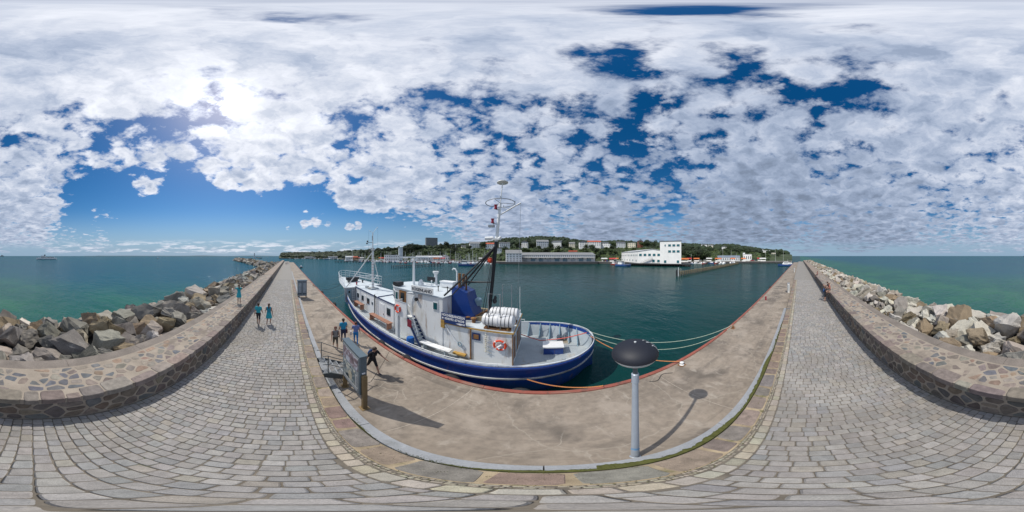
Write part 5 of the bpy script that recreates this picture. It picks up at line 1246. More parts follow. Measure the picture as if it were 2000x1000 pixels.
def put_tree(px, D, k, s, where, group):
    src = KT[k]
    if k in used: o = copy_tree(src)
    else: o = src; used.add(k)
    o.location = at(px, D, ground_z(px, D)-.2); o.rotation_euler = (0, 0, rnd.uniform(0, 6.28)); o.scale = (s, s, s*rnd.uniform(.85, 1.15))
    tag(o, '%s tree %s' % (TREEW[k], where), 'tree', group); return o
for i in range(11): put_tree(1337+i*4.6+rnd.uniform(-1, 1), SHORE(1345)+22+rnd.uniform(0, 22), rnd.choice((1, 1, 3)), rnd.uniform(.95, 1.25), 'in the dark grove beside the white fish hall tower', 'grove beside the white fish hall')
for i in range(9): put_tree(738+i*3.6+rnd.uniform(-1, 1), 225+rnd.uniform(0, 30), rnd.choice((2, 0, 2)), rnd.uniform(.9, 1.3), 'in the bright clump behind the white silo shed', 'trees behind the silo')
for i in range(8): put_tree(790+i*4+rnd.uniform(-1, 1), 250+rnd.uniform(0, 20), rnd.choice((1, 3, 1)), rnd.uniform(.9, 1.35), 'between the silo and the grey tower block', 'trees between silo and tower block')
for i in range(34):
    px = rnd.uniform(700, 990); put_tree(px, SHORE(px)+rnd.uniform(34, 118), rnd.choice((0, 1, 2, 3, 4)), rnd.uniform(.6, 1.05), 'on the slope above the marina', 'trees on the slope above the marina')
for i in range(48):
    px = rnd.uniform(975, 1255); put_tree(px, SHORE(px)+rnd.uniform(32, 104), rnd.choice((0, 2, 4, 4, 1)), rnd.uniform(.6, .95), 'on the green bank behind the long shed', 'trees on the bank behind the long shed')
for i in range(30):
    px = rnd.uniform(1375, 1530); put_tree(px, SHORE(px)+rnd.uniform(40, 230), rnd.choice((0, 1, 3, 2)), rnd.uniform(.6, 1.0)*(1.0 if px < 1470 else .75), 'on the headland slope behind the promenade', 'trees on the headland slope')
for px, D, k in ((1038, 262, 1), (1046, 264, 1), (1075, 262, 1), (1102, 262, 1), (1108, 264, 3), (1012, 262, 0), (1232, 258, 1), (1258, 256, 0), (944, 285, 1), (872, 300, 1), (1199, 258, 0), (1266, 250, 1), (1278, 250, 3)):
    put_tree(px, D, k, 1.15, 'between the villas on the hill', 'trees between the villas')
b = MB()                                                             # the wood on the far ridge and behind the town
def lump(b, c, r, rnd, base):
    bm = bmesh.new(); bmesh.ops.create_icosphere(bm, subdivisions=2 if r > 6.5 else 1, radius=1.0); o = Vector((rnd.uniform(0, 99), 0, 0)); g = rnd.uniform(.6, 1.3)
    vs = [Vector((v.co.x*r, v.co.y*r, v.co.z*r*.9))*(1+.45*noise.noise(v.co*1.6+o))+Vector(c) for v in bm.verts]; bm.verts.index_update(); b.col = (base[0]*g, base[1]*g, base[2]*g, 1); b.add(vs, [tuple(v.index for v in f.verts) for f in bm.faces]); bm.free()
for i in range(3000):
    px = rnd.uniform(549, 1541); s = SHORE(px); t = rnd.random(); D = s+125+(905-s-125)*t**.75
    if D > 860: D = rnd.uniform(860, 910)
    lump(b, at(px, D, ground_z(px, D)+2.5), rnd.uniform(4, 8.5), rnd, (.020, .036, .013) if px > 700 else (.024, .040, .018))
for i in range(420):
    px = rnd.uniform(549, 700); s = SHORE(px); D = s+rnd.uniform(30, 120); lump(b, at(px, D, ground_z(px, D)+2), rnd.uniform(3, 6), rnd, (.030, .045, .016))
tag(b.build('woodland', pm('woodland_leaves', (1, 1, 1), .85, .4, .25, .6, .5, attr='Col'), vcol=True, fix=False), 'dark green wood covering the far hills behind the town', 'woodland', kind='stuff')
b = MB()
for i in range(2600):
    px = rnd.uniform(690, 1500); s = SHORE(px); D = s+rnd.uniform(28, 112); lump(b, at(px, D, ground_z(px, D)+.3), rnd.uniform(1.2, 3.0), rnd, rnd.choice([(.040, .064, .017), (.055, .080, .022), (.028, .045, .014)]))
tag(b.build('shrubbery', MAT['woodland_leaves'], vcol=True, fix=False), 'low shrubbery covering the bank below the villas', 'shrubs', kind='stuff')

# ---- buildings
M_pane = pm('far_pane', (.03, .045, .055), .15, .2, .5)
M_tpane = pm('teal_pane', (.02, .12, .15), .15, .1)
M_wall1 = pm('white_render', (.80, .79, .77), .8, .06, .3, stain=[((.40, .39, .36), .62, .4, (1, 1, .3), .5)])
M_wall2 = pm('cream_render', (.70, .64, .50), .8, .06, .3)
M_wall3 = pm('grey_render', (.58, .60, .62), .8, .06, .3)
M_wall4 = pm('orange_render', (.38, .17, .08), .8, .08, .3)
M_wall5 = pm('brick_red', (.23, .09, .06), .85, .1, 1)
M_conc = pm('slab_concrete', (.19, .20, .21), .8, .1, .3)
M_r1 = pm('grey_roof', (.22, .225, .23), .7, .1, .5)
M_r2 = pm('red_roof', (.42, .085, .04), .8, .12, .5)
M_r3 = pm('slate_roof', (.09, .095, .105), .6, .1, .5)
M_r4 = pm('pale_roof', (.50, .51, .52), .6, .08, .3)
M_frame = pm('window_frame', (.60, .60, .58), .6, .05)
W1 = MB().box((0, 0, 0), (1, .1, 1)).build('window', M_frame); W1.data.name = 'window_frame'
W2 = MB().box((0, -.04, 0), (.82, .1, .84)).build('pane', M_pane); W2.data.name = 'window_pane'
W3 = MB().box((0, -.04, 0), (.86, .1, .86)).build('pane', M_tpane); W3.data.name = 'teal_window_pane'
WM = [W1.data, W2.data, W3.data]
for o in (W1, W2, W3): bpy.data.objects.remove(o)
def window(root, x, y, z, w, h, rz=0.0, teal=False):
    o = bpy.data.objects.new('window', WM[0]); COL.objects.link(o); o.parent = root; o.location = (x, y, z); o.scale = (w, 1, h); o.rotation_euler = (0, 0, rz)
    p = bpy.data.objects.new('pane', WM[2 if teal else 1]); COL.objects.link(p); p.parent = o; return o
def gable(b, w, d, z, hr, over=.4):
    x, y = w/2+over, d/2+over; b.add([(-x, -y, z), (x, -y, z), (x, y, z), (-x, y, z), (-x, 0, z+hr), (x, 0, z+hr)], [(0, 1, 5, 4), (2, 3, 4, 5), (0, 4, 3), (1, 2, 5), (0, 3, 2, 1)])
def gable_x(b, w, d, z, hr, over=.4):
    x, y = w/2+over, d/2+over; b.add([(-x, -y, z), (x, -y, z), (x, y, z), (-x, y, z), (0, -y, z+hr), (0, y, z+hr)], [(0, 4, 5, 3), (1, 2, 5, 4), (0, 1, 4), (2, 3, 5), (0, 3, 2, 1)])
def house(name, label, cat, px, wpx, y0, y1, D, wall, roof, kind, floors, cols, yaw=0.0, group=None, base=None, chimney=True):
    w = wpx*R(.18)*D; z1 = EYE.z+D*math.tan(R((499-y0)*.18)); z0 = EYE.z+D*math.tan(R((499-y1)*.18)) if base is None else base
    d = min(w*.75, 14); t = empty(name, at(px, D, z0), -R(bear(px))+R(yaw), label, cat, group); h = z1-z0
    hr = 0 if kind == 'flat' else min(h*.30, w*.35); hw = h-hr
    MB().box((0, 0, hw/2-2.0), (w, d, hw+4.0)).build('wall', wall, t, local=True); b = MB()
    if kind == 'flat': b.box((0, 0, hw+.15), (w+.4, d+.4, .3))
    elif kind == 'front': gable_x(b, w, d, hw+.004, hr)
    else: gable(b, w, d, hw+.004, hr)
    rf = b.build('roof', roof, t, local=True)
    if chimney and kind != 'flat': MB().box((w*.22, 0, hw+hr*.85), (.7, .7, 1.4)).build('chimney', M_wall5, rf, local=True)
    fh = hw/floors; ww = min(1.3, w/cols*.42)
    for f in range(floors):
        for c in range(cols): window(t, (c+.5)/cols*w-w/2, -d/2-.03, fh*(f+.52), ww, fh*.48)
        window(t, w/2+.03, 0, fh*(f+.52), ww, fh*.48, R(90)); window(t, -w/2-.03, 0, fh*(f+.52), ww, fh*.48, R(-90))
    if kind == 'front': window(t, 0, -d/2-.43, hw+hr*.35, ww*.8, hr*.3)
    return t
HG = 'villas on the hill above the harbour'
for a in [
    ('tower_block', 'grey concrete tower block rising above the trees', 'tower block', 842.5, 22.6, 464, 486, 420, M_conc, M_r3, 'flat', 9, 8, 12, None),
    ('house', 'orange-red house among trees beside the tower block', 'house', 803, 14, 478, 489, 300, M_wall4, M_r2, 'gable', 2, 4, 8, HG),
    ('house', 'small pale flat building on the skyline left of the silo', 'house', 744, 8, 487, 493, 420, M_wall3, M_r1, 'flat', 2, 3, 0, HG),
    ('villa', 'small white gabled villa left of the twin-gabled white villa', 'house', 886, 9, 475, 485, 300, M_wall1, M_r3, 'front', 2, 2, -10, HG),
    ('villa', 'narrow cream villa between the two white gabled villas', 'house', 905, 8, 478, 485, 300, M_wall2, M_r3, 'gable', 2, 2, 12, HG),
    ('villa', 'large white villa with grey roof left of the main mast', 'house', 927, 20, 471, 485, 300, M_wall1, M_r1, 'gable', 3, 5, 8, HG),
    ('villa', 'white villa with red roof behind the crosstree of the mast', 'house', 957, 16, 473, 483, 290, M_wall1, M_r2, 'gable', 2, 4, -6, HG),
    ('villa', 'low white villa right of the main mast', 'house', 985, 20, 472, 481, 285, M_wall1, M_r3, 'gable', 2, 5, 5, HG),
    ('villa', 'small white house lower on the slope right of the mast', 'house', 975, 9, 482, 490, 215, M_wall1, M_r1, 'front', 2, 2, 0, HG),
    ('villa', 'white villa with steep front gable next to the big round tree', 'house', 1025, 13, 469, 481, 270, M_wall1, M_r3, 'front', 3, 3, -14, HG),
    ('villa', 'broad grey-white villa with mansard above the long shed', 'house', 1059, 23, 467.5, 481.5, 262, M_wall3, M_r1, 'gable', 3, 6, 6, HG),
    ('villa', 'white corner villa with slate roof right of the broad grey villa', 'house', 1088, 20, 469, 480.5, 262, M_wall1, M_r3, 'gable', 3, 5, -16, HG),
    ('villa', 'low cream house joined to the white gabled villa', 'house', 1117, 11, 472, 481, 260, M_wall2, M_r1, 'gable', 2, 3, 6, HG),
    ('villa', 'tall white villa with pointed front gable left of the red roof', 'house', 1138, 14, 468.5, 481.5, 256, M_wall1, M_r3, 'front', 3, 3, 10, HG),
    ('villa', 'white villa with large bright red roof', 'house', 1160, 25, 469, 480, 256, M_wall1, M_r2, 'gable', 2, 6, 4, HG),
    ('villa', 'long white villa with grey roof right of the red-roofed one', 'house', 1185, 19, 472, 480, 262, M_wall1, M_r3, 'gable', 2, 5, -8, HG),
    ('villa', 'grey villa with dark windows above the car park', 'house', 1212, 17, 471, 481, 260, M_wall3, M_r3, 'gable', 3, 5, 10, HG),
    ('villa', 'cream flat-roofed house left of the brown gabled house', 'house', 1234, 15, 474, 482.5, 250, M_wall2, M_r4, 'flat', 2, 4, -5, HG),
    ('house', 'brown brick house with steep gable behind the fish hall', 'house', 1250, 10, 467, 478, 262, M_wall5, M_r3, 'front', 2, 2, 12, HG),
    ('villa', 'white house behind the dark grove right of the tower', 'house', 1375, 11, 475.5, 481, 320, M_wall1, M_r3, 'gable', 2, 3, 5, HG),
    ('villa', 'cream house right of the dark grove', 'house', 1388, 10, 477, 483, 320, M_wall2, M_r1, 'gable', 2, 3, -8, HG),
    ('villa', 'small white gabled house alone on the wooded headland', 'house', 1414, 9, 479, 486.5, 320, M_wall1, M_r3, 'front', 2, 2, 10, HG),
    ('villa', 'pale house half hidden in headland trees left of the resort', 'house', 1434, 9, 484, 489, 320, M_wall2, M_r1, 'gable', 1, 3, 0, HG),
    ('villa', 'yellow house at the foot of the headland beside the resort', 'house', 1461, 16, 486, 492, 330, M_wall2, M_r2, 'gable', 2, 4, 6, HG),
    ('resort_block', 'white stepped resort block on the headland, its left wing', 'hotel', 1484, 13, 487, 499, 330, M_wall1, M_r4, 'flat', 3, 4, 8, 'resort blocks on the headland'),
    ('resort_block', 'white stepped resort block on the headland, its tall middle', 'hotel', 1497, 13, 488.5, 500, 325, M_wall1, M_r4, 'flat', 3, 4, 4, 'resort blocks on the headland'),
    ('resort_block', 'cream resort block at the seaward end of the headland', 'hotel', 1514, 14, 493, 500.5, 320, M_wall2, M_r4, 'flat', 2, 4, 0, 'resort blocks on the headland'),
]: house(*a)

def facade_windows(root, A, B, z, hz, ts, w, teal=True):
    """windows along a wall from A to B at fractions ts"""
    t = (B-A); l = t.length; ang_ = math.atan2(t.y, t.x)
    for f in ts:
        p = A+t*f; n = Vector((t.y, -t.x, 0)).normalized()*.06
        if n.dot(EYE-p) < 0: n = -n
        rz_ = ang_ if Vector((math.sin(ang_), -math.cos(ang_), 0)).dot(EYE-p) > 0 else ang_+math.pi
        q = p+n-root.location; window(root, q.x, q.y, z-root.location.z, w, hz, rz_, teal)
# white fish hall with tower on the pier
fhall = empty('fish_hall', at(1275, 125, .6), 0, 'large white fish hall with low gabled front and square tower on the harbour pier', 'building')
A, B_, D_ = at(1246, 120, .6), at(1302, 117, .6), at(1214, 163, .6); C_ = B_+(D_-A); hz_ = 8.6
b = MB(); q = [A, B_, C_, D_]; b.add([p for p in q]+[p+Z*hz_ for p in q]+[(A+B_)/2+Z*(hz_+1.5), (D_+C_)/2+Z*(hz_+1.5)], [(0, 1, 5, 8, 4), (1, 2, 6, 5), (2, 3, 7, 9, 6), (3, 0, 4, 7)]); b.build('wall', M_wall1, fhall)
b = MB(); o_ = (B_-A).normalized()*.5; u_ = (A-D_).normalized()*.5; r0, r1 = (A+B_)/2+Z*(hz_+1.56)+u_, (D_+C_)/2+Z*(hz_+1.56)-u_
b.slab([A-o_+u_+Z*(hz_+.03), r0, r1, D_-o_-u_+Z*(hz_+.03)], Z*.18); b.slab([r0, B_+o_+u_+Z*(hz_+.03), C_+o_-u_+Z*(hz_+.03), r1], Z*.18); b.build('roof', M_r4, fhall)
facade_windows(fhall, A, B_, 6.6, 1.9, (.09, .25, .41, .57, .73, .89), 2.2)
facade_windows(fhall, A, B_, 2.2, 2.0, (.55, .72, .88), 2.0)
facade_windows(fhall, A, D_, 6.4, 1.5, [i/11+.04 for i in range(11)], 1.4)
facade_windows(fhall, A, D_, 2.4, 1.5, [i/6+.08 for i in range(6)], 1.4)
T0, T1 = at(1289, 112, .6), at(1330.5, 109, .6); dv = Vector((T0.x, T0.y, 0)).normalized()*13; T2, T3 = T1+dv, T0+dv; ht = 15.2
tw = MB().add([T0, T1, T2, T3]+[p+Z*ht for p in (T0, T1, T2, T3)], [(0, 1, 5, 4), (1, 2, 6, 5), (2, 3, 7, 6), (3, 0, 4, 7), (4, 5, 6, 7)]).build('tower_wall', M_wall1, fhall)
cc = (T0+T1+T2+T3)/4; MB().slab([cc+(p-cc)*1.05+Z*(ht+.01) for p in (T0, T1, T2, T3)], Z*.35).build('tower_roof', M_r3, fhall)
facade_windows(fhall, T0, T1, 13.0, 1.6, (.46, .66, .86), 2.2); facade_windows(fhall, T0, T1, 8.9, 1.7, (.46, .66, .86), 2.2); facade_windows(fhall, T0, T1, 13.0, 1.4, (.25,), .9); facade_windows(fhall, T0, T1, 2.0, 2.0, (.25, .85), 1.8)
b = MB(); sA, sB = A.lerp(B_, .12)-dv.normalized()*1.2, A.lerp(B_, .5)-dv.normalized()*1.2
for k in range(9): p = sA.lerp(sB, k/8); b.box(p+Z*(.5+k*.42), (1.2, 1.0, .12))
b.tube([sA+Z*1.5, sB+Z*4.9], .06, 5); b.tube([sB, sB+Z*4.9], .08, 5); b.build('outside_stair', M_grey, fhall)
pier = empty('fish_pier', at(1285, 110, SEA), 0, 'dark timber pier on piles in front of the white fish hall', 'pier')
e0, e1 = at(1228, 118, 0), at(1348, 106, 0); e2, e3 = at(1348, 124, 0), at(1228, 150, 0)
MB().slab([p+Z*.12 for p in (e0, e1, e2, e3)], Z*.5).build('deck', M_hwall, pier)
for k in range(26): p = e0.lerp(e1, k/25); MB().tube([p+Vector((0, -.15, -2.5)), p+Vector((0, -.15, .55))], .17, 6).build('pile', M_black, pier)

# long quay shed with end house
shed = empty('quay_shed', at(1088, 158, .6), -R(bear(1088)), 'long low white shed with grey roof and row of small windows on the opposite quay', 'building')
Ws = 150*R(.18)*152
MB().box((0, 2, 3.1), (Ws, 18, 6.2)).build('wall', M_wall1, shed, local=True)
b = MB(); x, y = Ws/2+.6, 9.6
b.add([(-x, -y+2, 6.22), (x, -y+2, 6.22), (x, y+2, 6.22), (-x, y+2, 6.22), (-x+1, 2, 8.7), (x-1, 2, 8.7)], [(0, 1, 5, 4), (2, 3, 4, 5), (0, 4, 3), (1, 2, 5), (0, 3, 2, 1)]); b.build('roof', M_r1, shed, local=True)
MB().box((0, -9.0, 3.75), (Ws-.5, 3.6, .3)).build('canopy', M_r1, shed, local=True)
for i in range(37): window(shed, -Ws/2+(i+.5)*Ws/37, -7.06, 5.2, .95, 1.1)
for i in range(14):
    MB().tube([(-Ws/2+1+i*(Ws-2)/13, -10.5, 0), (-Ws/2+1+i*(Ws-2)/13, -10.5, 3.7)], .12, 6).build('canopy_post', M_grey, shed, local=True)
for i in range(9):
    MB().box((-Ws/2+6+i*(Ws-12)/8, -7.06, 1.7), (4.2, .12, 3.0)).build('loading_door', M_vent if i % 3 else M_wall3, shed, local=True)
for i in range(16): window(shed, -Ws/2+3+i*(Ws-6)/15, -7.07, 3.0, 1.0, .8)
house('office_house', 'white three-storey office house at the left end of the long shed', 'house', 1003, 30, 487, 508.5, 148, M_wall1, M_r1, 'gable', 4, 5, 4, None, .6, False)
b = MB(); b.slab([at(975, 141, -2), at(1169, 141, -2), at(1169, 152, -2), at(975, 152, -2)], Z*2.65); sq = structure(b.build('shed_quay', M_hwall))
for k in range(20): p = at(978+k*10, 140.8, 0); MB().box((p.x, p.y, -.4), (.4, .4, 2.0)).build('fender_pile', M_black, sq)

# silo, sheds and pavilions of the left harbour
t = empty('silo', at(782.5, 188, .7), 0, 'tall pale round silo beside the marina', 'silo')
MB().lathe((0, 0, 0), [(2.6, 0), (2.6, 14.0)], 24).build('drum', pm('silo_paint', (.50, .54, .57), .6, .05, .3), t, local=True, smooth=True); MB().lathe((0, 0, 14.0), [(2.7, 0), (2.7, .7), (2.0, 1.0)], 24).build('cap', M_vent, t, local=True)
for a in [('harbour_shed', 'white shed with flat roof left of the silo', 'shed', 765, 28, 497.5, 507, 190, M_wall1, M_r4, 'flat', 2, 8, 4, None, .6, False), ('harbour_shed', 'low long shed with arched openings right of the silo', 'shed', 838, 50, 498.5, 507, 192, M_wall3, M_r4, 'gable', 1, 16, -3, None, .6, False), ('harbour_shed', 'white end pavilion of the arched shed', 'shed', 870, 14, 497, 506, 190, M_wall1, M_r4, 'front', 1, 4, 6, None, .6, False),
          ('harbour_shed', 'white boat shed at the far end of the marina', 'shed', 683, 16, 499, 504, 250, M_wall1, M_r4, 'gable', 1, 4, 8, None, .6, False), ('harbour_shed', 'orange-brown boat shed in the marina', 'shed', 694, 9, 499.5, 504.5, 245, M_wall4, M_r2, 'gable', 1, 3, 0, None, .6, False), ('harbour_shed', 'pale shed near the headland at the harbour mouth', 'shed', 650, 18, 499.5, 503, 350, M_wall3, M_r3, 'gable', 1, 5, 0, None, .6, False),
          ('harbour_shed', 'dark low shed near the headland at the harbour mouth', 'shed', 606, 22, 500, 503, 420, M_wall3, M_r3, 'gable', 1, 5, 0, None, .6, False),
          ('pavilion', 'blue-grey roofed promenade pavilion on the right', 'pavilion', 1423, 42, 498, 506, 172, M_wall3, pm('blue_grey_roof', (.17, .21, .26), .6, .05), 'gable', 1, 10, 3, None, .6, False), ('kiosk', 'white kiosk with a raised roof light on the promenade', 'kiosk', 1460, 16, 496, 506, 172, M_wall1, M_r4, 'flat', 1, 4, 0, None, .6, False), ('kiosk', 'narrow white lift tower beside the promenade kiosk', 'kiosk', 1453, 4, 493, 506, 174, M_wall1, M_r4, 'flat', 2, 1, 0, None, .6, False),
          ('house', 'red-roofed low building on the bank behind the long shed', 'house', 1119, 16, 488.5, 494, 185, M_wall4, M_r2, 'gable', 1, 5, 0, None, None, False)]: house(*a)

# ---- jetties
M_timb = pm('weathered_timber', (.22, .18, .11), .85, .25, 1.5, .3, 10, stretch=(1, 1, .2), stain=[((.05, .055, .04), .55, 1.2, (1, 1, .6))])
def jetty(name, label, a, c, n, zt, w, mat, pile_mat, r=.17):
    t = empty(name, (a.x, a.y, SEA), 0, label, 'jetty'); d = (c-a).normalized(); s = Vector((-d.y, d.x, 0))*w/2
    MB().slab([a-s+Z*(zt-.2), c-s+Z*(zt-.2), c+s+Z*(zt-.2), a+s+Z*(zt-.2)], Z*.2).build('deck', mat, t)
    for k in range(n):
        for sd in (-1, 1):
            p = a.lerp(c, k/(n-1))+s*sd*1.05; MB().tube([p+Z*-3, p+Z*(zt+.25)], r, 7).build('pile', pile_mat, t)
    return t
jetty('timber_jetty', 'dark piled jetty reaching out in front of the marina', at(767, 94, 0), at(863, 119, 0), 15, .15, 2.2, M_hwall, M_black)
jetty('timber_jetty', 'far low jetty at the left end of the marina', at(655, 175, 0), at(720, 168, 0), 12, .1, 2, M_hwall, M_black)
t = empty('pile_breakwater', at(1326, 58, SEA), 0, 'row of weathered timber piles with waling beams running towards the promenade', 'breakwater')
a, c = at(1326, 57, 0), at(1442, 142, 0); d = (c-a).normalized(); s = Vector((-d.y, d.x, 0))
for k in range(62):
    p = a.lerp(c, k/61); h = .35+rnd.uniform(-.15, .2)+(.5 if k == 0 else 0)
    MB().tube([p+Z*-3, p+Z*h], .24 if k else .3, 8).build('pile', M_timb, t)
for o, z in ((-.34, .05), (.34, .05), (-.34, -.6)): MB().slab([a+s*o-s*.1+Z*z, c+s*o-s*.1+Z*z, c+s*o+s*.1+Z*z, a+s*o+s*.1+Z*z], Z*.28).build('waling_beam', M_timb, t)
p = at(1325, 56, 0); MB().tube([p+Z*-3, p+Z*1.9], .16, 8).build('marker_pile', M_diff, t); MB().tube([p+Vector((-.5, .3, -3)), p+Vector((-.5, .3, 1.1))], .3, 8).build('dolphin_pile', M_black, t)

# ---- boats
M_hullc = pm('boat_hull', (1, 1, 1), .4, .06, 1, attr='obj')
M_bw = pm('boat_white', (.80, .80, .79), .45, .05, 1)
M_mast = pm('boat_mast', (.72, .72, .71), .4, .05)
def hull_mb(L, B, H):
    b = MB(); rings = []
    for t in [i/10 for i in range(11)]:
        x = -L/2+L*t; w_ = B/2*(.78 if t == 0 else min(1, .78+.5*t) if t < .45 else max(.015, (1-((t-.45)/.55)**2.2))); sh = H*(1+.35*max(0, t-.4)**2*2)
        rings.append([Vector((x, -w_, sh)), Vector((x*(.98), -w_*.85, .1)), Vector((x*.95, 0, -.4)), Vector((x*.98, w_*.85, .1)), Vector((x, w_, sh))])
    b.loft(rings, closed=True); return b
def boat_kind(kind):
    t = empty('moored_boat', (0, 0, 0)); L, B, H = {'motor': (8, 2.8, 1.0), 'sail': (9.5, 3, .95), 'cutter': (15, 4.6, 1.7)}[kind]
    hull_mb(L, B, H).build('hull', M_hullc, t, local=True, smooth=True)
    if kind == 'motor':
        c = MB(); c.add([(-1.6, -1, H), (1.8, -1, H), (1.8, 1, H), (-1.6, 1, H), (-1.5, -.85, H+1.3), (.9, -.8, H+1.3), (.9, .8, H+1.3), (-1.5, .85, H+1.3)], [(0, 1, 5, 4), (1, 2, 6, 5), (2, 3, 7, 6), (3, 0, 4, 7), (4, 5, 6, 7)]); cb_ = c.build('cabin', M_bw, t, local=True)
        MB().box((-.3, 0, H+.82), (2.2, 1.94, .4)).build('window', M_glass, cb_, local=True); MB().tube([(-1.2, 0, H+1.3), (-1.2, 0, H+2.6)], .04, 5).build('aerial', M_mast, t, local=True)
    elif kind == 'sail':
        c = MB(); c.box((.3, 0, H+.25), (3.4, 1.7, .55)); cb_ = c.build('cabin', M_bw, t, local=True); MB().box((.3, 0, H+.3), (2.4, 1.74, .18)).build('window', M_glass, cb_, local=True)
        MB().tube([(.8, 0, H), (.8, 0, 12.5)], .13, 6, .09).build('mast', M_mast, t, local=True); MB().tube([(.8, 0, H+1.1), (-3, 0, H+1.0)], .11, 6).build('boom', M_vent, t, local=True)
        MB().tube([(.8, 0, 12.3), (4.6, 0, H+.2)], .02, 4).tube([(.8, 0, 12.3), (-4.6, 0, H+.2)], .02, 4).build('stay', M_mast, t, local=True)
    else:
        c = MB(); c.box((-2.5, 0, H+1.4), (4, 3, 2.8)); cb_ = c.build('wheelhouse', M_bw, t, local=True); MB().box((-2.5, 0, H+2.1), (4.04, 3.04, .7)).build('window', M_glass, cb_, local=True)
        MB().tube([(1.5, 0, H), (1.5, 0, H+8.5)], .12, 6).build('mast', M_mast, t, local=True); MB().tube([(1.5, 0, H+7.5), (-4.5, 0, H+3.4)], .06, 5).build('boom', M_mast, t, local=True); MB().tube([(-6.5, 0, H), (-6.5, 0, H+4)], .08, 5).build('gantry', M_mast, t, local=True)
        MB().box((0, 0, 1.62), (14.2, 4.3, .1)).build('deck', M_deck, t, local=True)
    return t
BK = {k: boat_kind(k) for k in ('motor', 'sail', 'cutter')}; bused = set()
def boat(kind, px, D, rz, s, col, label, group=None, name=None):
    o = copy_tree(BK[kind]) if kind in bused else BK[kind]; bused.add(kind)
    o.location = at(px, D, SEA); o.rotation_euler = (0, 0, rz); o.scale = (s, s, s); o.color = (*col, 1); tag(o, label, 'boat', group)
    if 'group' in o and group is None: del o['group']
    for ch in o.children: ch.color = (*col, 1)
    return o
WB, BB, RB, DB = (.80, .80, .79), (.03, .08, .25), (.30, .04, .03), (.03, .04, .06)
boat('cutter', 913, 113, R(10), .85, BB, 'blue and white cutter with mast lying alone off the marina')
boat('cutter', 1217, 111, R(-62), .8, BB, 'white and blue fishing boat at the corner of the fish pier')
boat('cutter', 1202, 126, R(-70), .6, RB, 'red fishing boat behind the white and blue one at the fish pier')
boat('motor', 1534, 112, R(100), 1.3, BB, 'blue motor boat moored at the quay near its right end')
boat('motor', 1543, 128, R(95), .9, WB, 'white motor boat moored behind the blue one at the quay')
boat('motor', 588, 97, R(185), .55, DB, 'small dark boat lying off the quay near the harbour mouth')
boat('cutter', 676, 200, R(170), .9, (.30, .30, .30), 'grey cutter with bulky superstructure at the left end of the marina')
for i in range(88):
    px = 700+i*3.0+rnd.uniform(-2, 2); k = rnd.choices(['motor', 'sail'], [5, 4])[0]; D = SHORE(px)-rnd.uniform(3, 26); col = rnd.choice([WB, WB, WB, (.45, .47, .48), BB, RB])
    w_ = {WB: 'white', BB: 'blue', RB: 'red'}.get(col, 'grey')
    boat(k, px, D, R(-bear(px)+rnd.choice([80, 100, 95, -85])), rnd.uniform(.65, 1.0), col, '%s %s boat moored in the marina %s' % (w_, 'sailing' if k == 'sail' else 'motor', 'left of the silo' if px < 778 else ('in front of the arched shed' if px < 885 else 'behind the blue cutter')), '%s %s boats in the marina' % (w_, k))
for i in range(16):
    px = 566+i*8+rnd.uniform(-3, 3); k = rnd.choices(['motor', 'sail'], [3, 2])[0]; col = rnd.choice([WB, WB, (.3, .3, .32), BB]); w_ = {WB: 'white', BB: 'blue'}.get(col, 'grey')
    boat(k, px, SHORE(px)-rnd.uniform(5, 40), rnd.uniform(0, 6.28), rnd.uniform(.8, 1.2), col, '%s %s boat moored far off near the harbour mouth' % (w_, 'sailing' if k == 'sail' else 'motor'), '%s %s boats near the harbour mouth' % (w_, k))
for i in range(10):
    px = 1352+i*9+rnd.uniform(-3, 3); col = rnd.choice([WB, WB, BB, RB]); w_ = {WB: 'white', BB: 'blue', RB: 'red'}[col]
    boat('motor', px, SHORE(px)-rnd.uniform(3, 9), rnd.uniform(0, 6.28), rnd.uniform(.6, .9), col, '%s small boat tied up below the promenade' % w_, '%s boats below the promenade' % w_)

# ---- cars and stalls on the far quays
M_car = pm('car_paint', (1, 1, 1), .3, .03, 1, attr='obj', coat=.4)
def car_kind():
    t = empty('parked_car', (0, 0, 0)); prof = [(-2.1, .35), (-2.15, .75), (-1.9, .92), (1.2, .95), (2.05, .75), (2.15, .4)]
    MB().slab([(p[0], -.85, p[1]) for p in prof], (0, 1.7, 0)).build('body', M_car, t, local=True)
    b = MB(); b.add([(-1.8, -.78, .93), (1.0, -.78, .95), (1.0, .78, .95), (-1.8, .78, .93), (-1.45, -.65, 1.46), (.25, -.65, 1.46), (.25, .65, 1.46), (-1.45, .65, 1.46)], [(0, 1, 5, 4), (1, 2, 6, 5), (2, 3, 7, 6), (3, 0, 4, 7), (4, 5, 6, 7)]); b.build('cabin', M_glass, t, local=True)
    MB().box((-.6, 0, 1.475), (1.6, 1.28, .04)).build('roof', M_car, t, local=True)
    for x in (-1.3, 1.3):
        for y in (-.8, .8): MB().tube([(x, y-.1, .32), (x, y+.1, .32)], .32, 12).build('wheel', M_rub, t, local=True)
    return t
ck = car_kind(); first = True
CC = {'white': (.6, .6, .6), 'silver': (.35, .36, .37), 'black': (.02, .02, .025), 'red': (.35, .03, .02), 'blue': (.03, .07, .25)}
